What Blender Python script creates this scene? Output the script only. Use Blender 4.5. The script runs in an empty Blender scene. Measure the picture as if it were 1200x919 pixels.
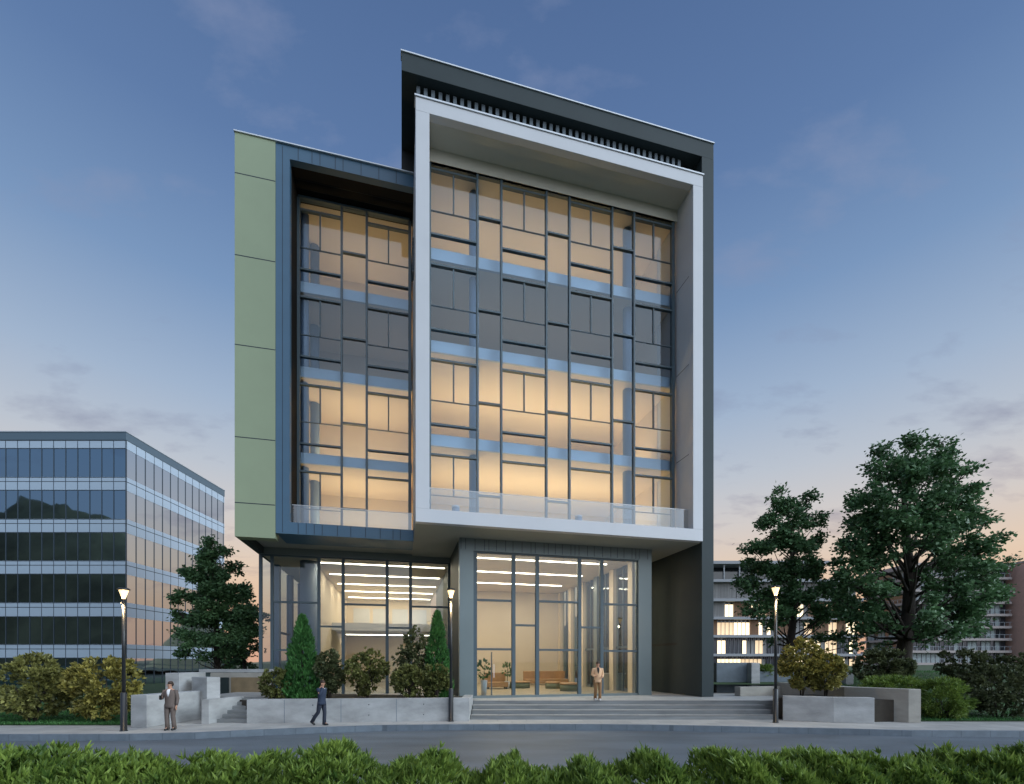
import bpy, bmesh, math, random
import numpy as np
from mathutils import Vector, Matrix
R = math.radians
rnd = random.Random(7)
sc = bpy.context.scene
C = sc.collection
EYE = 2.45
F = 544.0          # focal length of the photograph in its own pixels
S = 1.11

# ------------------------------------------------------------------ camera
cam = bpy.data.cameras.new('camera')
cam.sensor_width = 36.0
cam.lens = 36.0 * F / 1200
cam.shift_y = (776 - 459.5) / 1200
cam.clip_end = 6000
co = bpy.data.objects.new('camera', cam)
co.location = (0, 0, EYE)
co.rotation_euler = (R(90), 0, 0)
C.objects.link(co)
sc.camera = co

# ------------------------------------------------------------------ world
SUN_EL, SUN_AZ = R(24), math.atan2(0.90, -0.42)    # azimuth from +Y towards +X
w = bpy.data.worlds.new('World'); sc.world = w
w.use_nodes = True
nt = w.node_tree; N = nt.nodes; Lk = nt.links
N.clear()
def nn(kind, **kw):
    n = N.new(kind)
    for k, v in kw.items(): setattr(n, k, v)
    return n
out = nn('ShaderNodeOutputWorld')
tc = nn('ShaderNodeTexCoord')
sep = nn('ShaderNodeSeparateXYZ'); Lk.new(tc.outputs['Generated'], sep.inputs[0])
def lin(c):
    return tuple((x/255/12.92 if x/255 <= 0.04045 else ((x/255+0.055)/1.055)**2.4) for x in c) + (1,)
ramp = nn('ShaderNodeValToRGB')
Lk.new(sep.outputs['Z'], ramp.inputs[0])
stops = [(0.0, (226,176,150)), (0.10, (236,194,160)), (0.17, (236,210,186)), (0.26, (216,210,208)), (0.34, (194,202,214)),
         (0.44, (166,186,212)), (0.57, (126,156,196)), (0.70, (98,128,174)), (0.84, (82,110,156)), (1.0, (66,90,136))]
el = ramp.color_ramp.elements
el[0].position = stops[0][0]; el[0].color = lin(stops[0][1])
el[1].position = 1.0; el[1].color = lin(stops[-1][1])
for p, c in stops[1:-1]:
    e = el.new(p); e.color = lin(c)
# clouds: thin wisps mapped on a plane above
zz = nn('ShaderNodeMath', operation='ADD'); zz.inputs[1].default_value = 0.22; Lk.new(sep.outputs['Z'], zz.inputs[0])
dv = nn('ShaderNodeVectorMath', operation='DIVIDE'); Lk.new(tc.outputs['Generated'], dv.inputs[0]); Lk.new(zz.outputs[0], dv.inputs[1])
mp = nn('ShaderNodeMapping'); mp.inputs['Scale'].default_value = (1.5, 2.6, 1.0); mp.inputs['Location'].default_value = (3.3, 1.7, 0)
Lk.new(dv.outputs[0], mp.inputs[0])
nz = nn('ShaderNodeTexNoise'); nz.inputs['Scale'].default_value = 2.6; nz.inputs['Detail'].default_value = 7; nz.inputs['Roughness'].default_value = 0.58
Lk.new(mp.outputs[0], nz.inputs['Vector'])
mr = nn('ShaderNodeMapRange'); mr.inputs['From Min'].default_value = 0.54; mr.inputs['From Max'].default_value = 0.78
mr.inputs['To Max'].default_value = 0.55
Lk.new(nz.outputs['Fac'], mr.inputs['Value'])
cr = nn('ShaderNodeValToRGB'); Lk.new(sep.outputs['Z'], cr.inputs[0])
cr.color_ramp.elements[0].position = 0.10; cr.color_ramp.elements[0].color = lin((140,116,134))
cr.color_ramp.elements[1].position = 0.65; cr.color_ramp.elements[1].color = lin((150,160,190))
e = cr.color_ramp.elements.new(0.38); e.color = lin((122,128,160))
# away from the sunset the horizon stays a cool pale blue
rb2 = nn('ShaderNodeValToRGB'); Lk.new(sep.outputs['Z'], rb2.inputs[0])
rb2.color_ramp.elements[0].position = 0.0; rb2.color_ramp.elements[0].color = lin((178,176,196))
rb2.color_ramp.elements[1].position = 1.0; rb2.color_ramp.elements[1].color = lin((66,90,136))
for p_, c_ in ((0.2,(176,190,214)),(0.45,(150,178,214)),(0.75,(96,128,182))):
    e = rb2.color_ramp.elements.new(p_); e.color = lin(c_)
my = nn('ShaderNodeMapRange'); my.inputs['From Min'].default_value = 0.35; my.inputs['From Max'].default_value = -0.35; Lk.new(sep.outputs['Y'], my.inputs['Value'])
mb0 = nn('ShaderNodeMixRGB'); Lk.new(my.outputs[0], mb0.inputs[0]); Lk.new(ramp.outputs[0], mb0.inputs[1]); Lk.new(rb2.outputs[0], mb0.inputs[2])
mx = nn('ShaderNodeMixRGB'); Lk.new(mr.outputs[0], mx.inputs[0]); Lk.new(mb0.outputs[0], mx.inputs[1]); Lk.new(cr.outputs[0], mx.inputs[2])
b1 = nn('ShaderNodeBackground'); Lk.new(mx.outputs[0], b1.inputs[0]); b1.inputs[1].default_value = 0.92
sky = nn('ShaderNodeTexSky', sky_type='NISHITA'); sky.sun_disc = False
sky.sun_elevation = R(3); sky.sun_rotation = math.atan2(0.97, -0.26)
b2 = nn('ShaderNodeBackground'); Lk.new(sky.outputs[0], b2.inputs[0]); b2.inputs[1].default_value = 0.005
# broad sky glow added out of view, behind right, to brighten the fronts
vd = nn('ShaderNodeVectorMath', operation='DOT_PRODUCT'); Lk.new(tc.outputs['Generated'], vd.inputs[0])
vd.inputs[1].default_value = (math.sin(SUN_AZ)*math.cos(SUN_EL), math.cos(SUN_AZ)*math.cos(SUN_EL), math.sin(SUN_EL))
g1 = nn('ShaderNodeMapRange', interpolation_type='SMOOTHSTEP'); g1.inputs['From Min'].default_value = 0.1; g1.inputs['From Max'].default_value = 1.0; Lk.new(vd.outputs['Value'], g1.inputs['Value'])
g2 = nn('ShaderNodeMapRange', interpolation_type='SMOOTHSTEP'); g2.inputs['From Min'].default_value = 0.40; g2.inputs['From Max'].default_value = -0.30; Lk.new(sep.outputs['Y'], g2.inputs['Value'])
g4 = nn('ShaderNodeMapRange', interpolation_type='SMOOTHSTEP'); g4.inputs['From Min'].default_value = -0.02; g4.inputs['From Max'].default_value = 0.12; Lk.new(sep.outputs['Z'], g4.inputs['Value'])
g3 = nn('ShaderNodeMath', operation='MULTIPLY'); Lk.new(g1.outputs[0], g3.inputs[0]); Lk.new(g2.outputs[0], g3.inputs[1])
g5 = nn('ShaderNodeMath', operation='MULTIPLY'); Lk.new(g3.outputs[0], g5.inputs[0]); Lk.new(g4.outputs[0], g5.inputs[1])
g6 = nn('ShaderNodeMath', operation='MULTIPLY'); Lk.new(g5.outputs[0], g6.inputs[0]); g6.inputs[1].default_value = 1.65
b3 = nn('ShaderNodeBackground'); b3.inputs[0].default_value = (0.88, 0.95, 1.0, 1); Lk.new(g6.outputs[0], b3.inputs[1])
ad0 = nn('ShaderNodeAddShader'); Lk.new(b1.outputs[0], ad0.inputs[0]); Lk.new(b3.outputs[0], ad0.inputs[1]); b1 = ad0
ad = nn('ShaderNodeAddShader'); Lk.new(b1.outputs[0], ad.inputs[0]); Lk.new(b2.outputs[0], ad.inputs[1])
Lk.new(ad.outputs[0], out.inputs[0])

# ------------------------------------------------------------------ sun: broad after-glow from the front right
sl = bpy.data.lights.new('sun', 'SUN'); sl.energy = 1.6; sl.angle = R(20); sl.color = (0.72, 0.87, 1.0)
so = bpy.data.objects.new('sun', sl); C.objects.link(so)
d = Vector((math.sin(SUN_AZ)*math.cos(SUN_EL), math.cos(SUN_AZ)*math.cos(SUN_EL), math.sin(SUN_EL)))
LAZ = math.atan2(0.97, -0.26); d = Vector((math.sin(LAZ)*math.cos(SUN_EL), math.cos(LAZ)*math.cos(SUN_EL), math.sin(SUN_EL)))
so.rotation_euler = d.to_track_quat('Z', 'Y').to_euler(); so.location = (30, -20, 40)

sc.view_settings.view_transform = 'Standard'; sc.view_settings.look = 'None'
sc.view_settings.exposure = 0; sc.view_settings.gamma = 1; sc.view_settings.use_curve_mapping = False
sc.render.engine = 'CYCLES'
sc.cycles.use_denoising = True
sc.cycles.max_bounces = 8; sc.cycles.diffuse_bounces = 4; sc.cycles.glossy_bounces = 4
sc.cycles.transparent_max_bounces = 24; sc.cycles.sample_clamp_indirect = 4
sc.cycles.caustics_reflective = False; sc.cycles.caustics_refractive = False

# ------------------------------------------------------------------ materials
def mat(name, col, rough=0.6, metal=0.0, spec=0.5, noise=0.0, nscale=3.0, bump=0.0, bscale=20.0, stretch=(1,1,1), ior=None):
    m = bpy.data.materials.new(name); m.use_nodes = True
    t = m.node_tree; b = t.nodes['Principled BSDF']
    b.inputs['Base Color'].default_value = (*col, 1)
    b.inputs['Roughness'].default_value = rough; b.inputs['Metallic'].default_value = metal
    b.inputs['Specular IOR Level'].default_value = spec
    if ior: b.inputs['IOR'].default_value = ior
    if noise or bump:
        g = t.nodes.new('ShaderNodeTexCoord'); mpn = t.nodes.new('ShaderNodeMapping')
        mpn.inputs['Scale'].default_value = stretch
        t.links.new(g.outputs['Object'], mpn.inputs[0])
    if noise:
        n = t.nodes.new('ShaderNodeTexNoise'); n.inputs['Scale'].default_value = nscale; n.inputs['Detail'].default_value = 6
        n.inputs['Roughness'].default_value = 0.6
        t.links.new(mpn.outputs[0], n.inputs['Vector'])
        r = t.nodes.new('ShaderNodeValToRGB')
        r.color_ramp.elements[0].position = 0.3; r.color_ramp.elements[1].position = 0.7
        r.color_ramp.elements[0].color = (*[c*(1-noise) for c in col], 1)
        r.color_ramp.elements[1].color = (*[min(1, c*(1+noise)) for c in col], 1)
        t.links.new(n.outputs['Fac'], r.inputs[0]); t.links.new(r.outputs[0], b.inputs['Base Color'])
    if bump:
        n = t.nodes.new('ShaderNodeTexNoise'); n.inputs['Scale'].default_value = bscale; n.inputs['Detail'].default_value = 4
        t.links.new(mpn.outputs[0], n.inputs['Vector'])
        bp = t.nodes.new('ShaderNodeBump'); bp.inputs['Strength'].default_value = bump; bp.inputs['Distance'].default_value = 0.05
        t.links.new(n.outputs['Fac'], bp.inputs['Height']); t.links.new(bp.outputs[0], b.inputs['Normal'])
    return m
def emis(name, col, s):
    m = bpy.data.materials.new(name); m.use_nodes = True; t = m.node_tree
    b = t.nodes['Principled BSDF']; b.inputs['Base Color'].default_value = (*col, 1)
    b.inputs['Emission Color'].default_value = (*col, 1); b.inputs['Emission Strength'].default_value = s
    return m
def glass(name, base=0.10, tint=(0.86,0.92,0.96), ior=1.5, gcol=(0.9,0.95,1.0), rough=0.0):
    m = bpy.data.materials.new(name); m.use_nodes = True; t = m.node_tree; t.nodes.clear()
    o = t.nodes.new('ShaderNodeOutputMaterial'); tr = t.nodes.new('ShaderNodeBsdfTransparent'); gl = t.nodes.new('ShaderNodeBsdfGlossy')
    tr.inputs[0].default_value = (*tint, 1); gl.inputs[0].default_value = (*gcol, 1); gl.inputs['Roughness'].default_value = rough
    fr = t.nodes.new('ShaderNodeFresnel'); fr.inputs[0].default_value = ior
    geo = t.nodes.new('ShaderNodeNewGeometry')
    # fresnel of the back face must not use the inverted ior: blend by incidence only
    lw = t.nodes.new('ShaderNodeLayerWeight'); lw.inputs[0].default_value = 0.22
    mm = t.nodes.new('ShaderNodeMath'); mm.operation = 'MULTIPLY_ADD'; mm.inputs[1].default_value = 0.75; mm.inputs[2].default_value = base
    t.links.new(lw.outputs['Fresnel'], mm.inputs[0])
    t.nodes.remove(fr)
    bf = t.nodes.new('ShaderNodeMath'); bf.operation = 'SUBTRACT'; bf.inputs[0].default_value = 1.0; t.links.new(geo.outputs['Backfacing'], bf.inputs[1])
    m2 = t.nodes.new('ShaderNodeMath'); m2.operation = 'MULTIPLY'; m2.use_clamp = True
    t.links.new(mm.outputs[0], m2.inputs[0]); t.links.new(bf.outputs[0], m2.inputs[1])
    mxs = t.nodes.new('ShaderNodeMixShader')
    t.links.new(m2.outputs[0], mxs.inputs[0]); t.links.new(tr.outputs[0], mxs.inputs[1]); t.links.new(gl.outputs[0], mxs.inputs[2])
    t.links.new(mxs.outputs[0], o.inputs[0])
    return m
def leafmat(name, dark, light, trans=0.25, nscale=0.6):
    m = bpy.data.materials.new(name); m.use_nodes = True; t = m.node_tree
    b = t.nodes['Principled BSDF']; b.inputs['Roughness'].default_value = 0.5; b.inputs['Specular IOR Level'].default_value = 0.35
    g = t.nodes.new('ShaderNodeTexCoord'); n = t.nodes.new('ShaderNodeTexNoise'); n.inputs['Scale'].default_value = nscale; n.inputs['Detail'].default_value = 3
    t.links.new(g.outputs['Object'], n.inputs['Vector'])
    gi = t.nodes.new('ShaderNodeNewGeometry')
    a = t.nodes.new('ShaderNodeMath'); a.operation = 'MULTIPLY_ADD'; a.inputs[1].default_value = 0.55; 
    s2 = t.nodes.new('ShaderNodeMath'); s2.operation = 'MULTIPLY_ADD'; s2.inputs[1].default_value = 1.3; s2.inputs[2].default_value = -0.4
    t.links.new(n.outputs['Fac'], s2.inputs[0])
    t.links.new(gi.outputs['Random Per Island'], a.inputs[0]); t.links.new(s2.outputs[0], a.inputs[2])
    r = t.nodes.new('ShaderNodeValToRGB'); r.color_ramp.elements[0].color = (*dark, 1); r.color_ramp.elements[1].color = (*light, 1)
    t.links.new(a.outputs[0], r.inputs[0]); t.links.new(r.outputs[0], b.inputs['Base Color'])
    tl = t.nodes.new('ShaderNodeBsdfTranslucent'); t.links.new(r.outputs[0], tl.inputs[0])
    mxs = t.nodes.new('ShaderNodeMixShader'); mxs.inputs[0].default_value = trans
    o = t.nodes['Material Output']
    t.links.new(b.outputs[0], mxs.inputs[1]); t.links.new(tl.outputs[0], mxs.inputs[2]); t.links.new(mxs.outputs[0], o.inputs[0])
    return m

M = {}
M['white'] = mat('white_panel', (0.57,0.58,0.60), 0.5, noise=0.03, nscale=0.6)
M['soffit'] = mat('soffit_panel', (0.30,0.32,0.29), 0.6, noise=0.05, nscale=0.5)
M['inner'] = mat('reveal_panel', (0.56,0.54,0.46), 0.6, noise=0.04, nscale=0.4)
M['blue'] = mat('blue_cladding', (0.052,0.125,0.20), 0.45, noise=0.06, nscale=0.8)
M['seam'] = mat('seam', (0.02,0.03,0.045), 0.7)
M['green'] = mat('green_panel', (0.285,0.34,0.215), 0.5, noise=0.04, nscale=0.5)
M['dark'] = mat('dark_grey_cladding', (0.034,0.047,0.050), 0.6, spec=0.25, noise=0.08, nscale=0.5)
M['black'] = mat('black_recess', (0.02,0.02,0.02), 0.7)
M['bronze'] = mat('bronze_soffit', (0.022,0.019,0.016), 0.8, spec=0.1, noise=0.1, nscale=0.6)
M['cope'] = mat('coping_metal', (0.60,0.63,0.66), 0.4, metal=0.3)
M['mull'] = mat('mullion_metal', (0.06,0.095,0.115), 0.4, noise=0.05)
M['pilaster'] = mat('grey_green_metal', (0.16,0.20,0.205), 0.35, metal=0.2, noise=0.06, nscale=0.6)
M['slat'] = mat('slat_metal', (0.11,0.14,0.165), 0.5)
M['glass'] = glass('facade_glass', 0.06, tint=(0.84,0.90,0.95), gcol=(0.75,0.88,1.0))
M['lobbyglass'] = glass('lobby_glass', 0.045, tint=(0.80,0.85,0.86), gcol=(0.9,0.95,1.0))
M['rail'] = glass('railing_glass', 0.12, tint=(0.86,0.90,0.93))
M['slab'] = mat('slab_edge', (0.46,0.52,0.57), 0.6)
M['ceil'] = mat('ceiling_paint', (0.74,0.63,0.50), 0.8, noise=0.03, nscale=0.3)
M['wallin'] = mat('interior_wall', (0.70,0.60,0.47), 0.8, noise=0.03, nscale=0.5)
M['floorin'] = mat('interior_floor', (0.42,0.37,0.29), 0.35, noise=0.06)
M['column'] = mat('column_plaster', (0.15,0.20,0.27), 0.7)
M['strip'] = emis('light_strip', (1.0,0.88,0.72), 12.0)
M['sofa'] = mat('tan_leather', (0.42,0.25,0.13), 0.5, noise=0.1)
M['sage'] = mat('sage_fabric', (0.17,0.19,0.13), 0.9)
M['concrete'] = mat('concrete', (0.37,0.375,0.37), 0.8, noise=0.24, nscale=1.0, bump=0.15, bscale=14, stretch=(1,1,2.2))
M['concrete_warm'] = mat('concrete_warm', (0.33,0.31,0.27), 0.8, noise=0.18, nscale=1.1, bump=0.15, bscale=14, stretch=(1,1,2.2))
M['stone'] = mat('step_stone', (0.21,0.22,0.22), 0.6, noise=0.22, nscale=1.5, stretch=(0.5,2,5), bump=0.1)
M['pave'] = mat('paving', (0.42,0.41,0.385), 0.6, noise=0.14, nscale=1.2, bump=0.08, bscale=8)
def slab_joints(m, w, h):
    t = m.node_tree; b = t.nodes['Principled BSDF']; src = b.inputs['Base Color'].links[0].from_socket
    g = t.nodes.new('ShaderNodeTexCoord'); k = t.nodes.new('ShaderNodeTexBrick'); k.inputs['Scale'].default_value = 1.0
    k.inputs['Brick Width'].default_value = w; k.inputs['Row Height'].default_value = h; k.inputs['Mortar Size'].default_value = 0.012
    k.inputs['Color1'].default_value = (1,1,1,1); k.inputs['Color2'].default_value = (0.84,0.84,0.85,1); k.inputs['Mortar'].default_value = (0.62,0.62,0.62,1)
    t.links.new(g.outputs['Object'], k.inputs['Vector']); mxn = t.nodes.new('ShaderNodeMixRGB'); mxn.blend_type = 'MULTIPLY'; mxn.inputs[0].default_value = 1
    t.links.new(src, mxn.inputs[1]); t.links.new(k.outputs['Color'], mxn.inputs[2]); t.links.new(mxn.outputs[0], b.inputs['Base Color'])
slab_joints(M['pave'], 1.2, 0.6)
M['kerb'] = mat('kerb_stone', (0.16,0.195,0.225), 0.7, noise=0.14, nscale=3)
M['kerbj'] = M['kerb'].copy(); slab_joints(M['kerbj'], 1.0, 3.0)
M['asphalt'] = mat('asphalt', (0.105,0.125,0.145), 0.55, noise=0.30, nscale=0.6, bump=0.3, bscale=60, stretch=(0.4,1.3,1))
M['ground'] = mat('ground_soil', (0.05,0.065,0.035), 0.9, noise=0.3, nscale=0.05)
M['lawn'] = mat('lawn_base', (0.028,0.06,0.016), 0.9, noise=0.35, nscale=2.0)
M['hill'] = mat('hill_cover', (0.15,0.14,0.08), 0.95, noise=0.6, nscale=0.03)
M['soil'] = mat('bed_soil', (0.035,0.028,0.02), 0.95, noise=0.3)
M['darkglass_'] = mat('dark_panel_glass', (0.03,0.04,0.04), 0.2); M['bronze2'] = mat('brown_panel', (0.22,0.16,0.09), 0.5, noise=0.25, nscale=1.5)
M['post'] = mat('lamp_post_paint', (0.018,0.02,0.022), 0.35)
M['lampglow'] = emis('lamp_glass', (1.0,0.72,0.36), 1.7)
M['bark'] = mat('bark', (0.045,0.036,0.028), 0.95, noise=0.35, nscale=3, bump=0.6, bscale=10, stretch=(3,3,0.7))
M['leaf_tree'] = leafmat('leaf_tree', (0.020,0.058,0.022), (0.15,0.29,0.12), 0.2)
M['leaf_tree2'] = leafmat('leaf_tree_b', (0.020,0.058,0.022), (0.15,0.28,0.115), 0.2)
M['leaf_olive'] = leafmat('leaf_olive', (0.026,0.036,0.012), (0.34,0.34,0.10), 0.2, 1.5)
M['leaf_gold'] = leafmat('leaf_gold', (0.030,0.038,0.012), (0.46,0.41,0.10), 0.2, 1.5)
M['leaf_planter'] = leafmat('leaf_planter', (0.020,0.032,0.012), (0.26,0.28,0.085), 0.2, 1.5)
M['leaf_dark'] = leafmat('leaf_dark', (0.025,0.042,0.018), (0.15,0.17,0.075), 0.2, 1.2)
M['leaf_conifer'] = leafmat('leaf_conifer', (0.016,0.070,0.020), (0.11,0.30,0.08), 0.2, 1.5)
M['leaf_hedge'] = leafmat('leaf_hedge', (0.022,0.075,0.014), (0.32,0.44,0.08), 0.3, 1.3)
M['leaf_bright'] = leafmat('leaf_bright', (0.05,0.11,0.02), (0.26,0.36,0.07), 0.25, 1.5)

# ------------------------------------------------------------------ mesh helpers
class MB:
    def __init__(s): s.v = []; s.f = []; s.m = []; s.sm = []; s.mats = []
    def mi(s, m):
        if m not in s.mats: s.mats.append(m)
        return s.mats.index(m)
    def quadbox(s, P, m):
        """P: 8 points, bottom ring 0-3, top ring 4-7"""
        b = len(s.v); s.v += [tuple(p) for p in P]; k = s.mi(m)
        for f in ((3,2,1,0),(4,5,6,7),(0,1,5,4),(1,2,6,5),(2,3,7,6),(3,0,4,7)):
            s.f.append(tuple(b+i for i in f)); s.m.append(k); s.sm.append(False)
    def box(s, x0,x1,y0,y1,z0,z1, m, T=None):
        P = [(x0,y0,z0),(x1,y0,z0),(x1,y1,z0),(x0,y1,z0),(x0,y0,z1),(x1,y0,z1),(x1,y1,z1),(x0,y1,z1)]
        if T: P = [T(*p) for p in P]
        s.quadbox(P, m)
    def poly(s, pts, z0, z1, m, mtop=None):
        n = len(pts); b = len(s.v)
        zt = z1 if callable(z1) else (lambda x, y: z1)
        s.v += [(x,y,z0) for x,y in pts] + [(x,y,zt(x,y)) for x,y in pts]
        k = s.mi(m); kt = s.mi(mtop) if mtop else k
        s.f.append(tuple(b+n-1-i for i in range(n))); s.m.append(k); s.sm.append(False)
        s.f.append(tuple(b+n+i for i in range(n))); s.m.append(kt); s.sm.append(False)
        for i in range(n):
            j = (i+1) % n
            s.f.append((b+i,b+j,b+n+j,b+n+i)); s.m.append(k); s.sm.append(False)
    def tube(s, pts, rad, m, n=10, cap=True, ell=None):
        pts = [Vector(p) for p in pts]; b = len(s.v); k = s.mi(m)
        if not hasattr(rad, '__len__'): rad = [rad]*len(pts)
        up = Vector((0.0,1.0,0.0))
        for i, p in enumerate(pts):
            t = (pts[min(i+1,len(pts)-1)] - pts[max(i-1,0)]).normalized()
            a = up - t*up.dot(t)
            if a.length < 1e-3: a = Vector((1,0,0)) - t*t.x
            a.normalize(); c = a.cross(t)
            r = rad[i]; rx, ry = (r if hasattr(r, '__len__') else (r, r))
            for q in range(n):
                th = 2*math.pi*q/n
                s.v.append(tuple(p + c*math.cos(th)*rx + a*math.sin(th)*ry))
        for i in range(len(pts)-1):
            for q in range(n):
                q2 = (q+1) % n
                s.f.append((b+i*n+q, b+i*n+q2, b+(i+1)*n+q2, b+(i+1)*n+q)); s.m.append(k); s.sm.append(True)
        if cap:
            s.f.append(tuple(b+n-1-q for q in range(n))); s.m.append(k); s.sm.append(False)
            e = b+(len(pts)-1)*n
            s.f.append(tuple(e+q for q in range(n))); s.m.append(k); s.sm.append(False)
    def ball(s, c, r, m, nu=12, nv=8):
        rx, ry, rz = r if hasattr(r, '__len__') else (r,r,r)
        pts = []; rad = []
        for i in range(nv+1):
            a = -math.pi/2 + math.pi*i/nv
            a = max(-1.53, min(1.53, a))
            pts.append((c[0], c[1], c[2]+rz*math.sin(a))); rad.append((rx*math.cos(a), ry*math.cos(a)))
        s.tube(pts, rad, m, nu)
    def build(s, name, parent=None, bevel=0):
        me = bpy.data.meshes.new(name)
        off = Vector(parent_world(parent)) if parent else Vector((0,0,0))
        me.from_pydata([tuple(Vector(v)-off) for v in s.v], [], s.f)
        for m in s.mats: me.materials.append(m)
        me.polygons.foreach_set('material_index', s.m)
        me.polygons.foreach_set('use_smooth', s.sm)
        me.update()
        bm = bmesh.new(); bm.from_mesh(me); bmesh.ops.recalc_face_normals(bm, faces=bm.faces); bm.to_mesh(me); bm.free()
        o = bpy.data.objects.new(name, me); C.objects.link(o)
        if parent: o.parent = parent
        if bevel:
            b = o.modifiers.new('bevel', 'BEVEL'); b.width = bevel; b.segments = 2; b.limit_method = 'ANGLE'
        return o
def parent_world(p):
    v = Vector(p.location)
    q = p.parent
    while q: v += q.location; q = q.parent
    return v
def tag(o, label=None, cat=None, group=None, kind=None):
    if label: o['label'] = label
    if cat: o['category'] = cat
    if group: o['group'] = group
    if kind: o['kind'] = kind
    return o
def thing(name, label, cat, loc, group=None):
    o = bpy.data.objects.new(name, None); o.location = loc; o.empty_display_size = 0.3
    C.objects.link(o); return tag(o, label, cat, group)
def copy_tree(o, parent=None):
    c = o.copy(); C.objects.link(c); c.parent = parent
    for ch in list(o.children): copy_tree(ch, c)
    return c
def gp(px, py, z=0.0):
    """world point at height z under photo pixel (px,py)"""
    Y = (EYE - z) * F / (py - 776); return Vector(((px-600)/F*Y, Y, z))
def at(px, Y): return (px-600)/F*Y
def area(name, loc, size, power, col, rot=(0,0,0), parent=None):
    l = bpy.data.lights.new(name, 'AREA'); l.shape = 'RECTANGLE'; l.size, l.size_y = size; l.energy = power; l.color = col
    o = bpy.data.objects.new(name, l); C.objects.link(o)
    off = parent_world(parent) if parent else Vector((0,0,0))
    o.location = Vector(loc)-off; o.rotation_euler = rot; o.parent = parent
    return o

# ------------------------------------------------------------------ leaves
def leaf_object(name, centers, dirs, length, width, material, parent, rs):
    """one rhombus leaf per centre, along dirs; numpy arrays, world space"""
    n = len(centers)
    rd = rs.normal(size=(n,3)); dirs = dirs/np.linalg.norm(dirs,axis=1)[:,None]
    side = np.cross(dirs, rd); side /= (np.linalg.norm(side,axis=1)[:,None]+1e-9)
    L = (length*rs.uniform(0.7,1.25,n))[:,None]; W = (width*rs.uniform(0.7,1.25,n))[:,None]
    off = np.array(parent_world(parent)) if parent else np.zeros(3)
    c = centers - off
    nrm = np.cross(dirs, side)
    v = np.stack([c, c+dirs*L*0.45+side*W*0.5+nrm*L*0.08, c+dirs*L, c+dirs*L*0.45-side*W*0.5+nrm*L*0.08], axis=1).reshape(-1,3)
    me = bpy.data.meshes.new(name)
    me.vertices.add(4*n); me.vertices.foreach_set('co', v.astype(np.float32).ravel())
    me.loops.add(4*n); me.loops.foreach_set('vertex_index', np.arange(4*n, dtype=np.int32))
    me.polygons.add(n); me.polygons.foreach_set('loop_start', np.arange(0,4*n,4,dtype=np.int32))
    me.materials.append(material); me.update(calc_edges=True); me.validate()
    o = bpy.data.objects.new(name, me); C.objects.link(o)
    if parent: o.parent = parent
    return o

def unit(rs, n):
    v = rs.normal(size=(n,3)); return v/np.linalg.norm(v,axis=1)[:,None]

def rosettes(tips, outd, rs, per, spread):
    """per leaves round each tip, pointing outward with spread"""
    c = np.repeat(tips, per, axis=0); d = np.repeat(outd, per, axis=0)
    d = d + unit(rs, len(c))*spread
    return c, d

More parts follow.
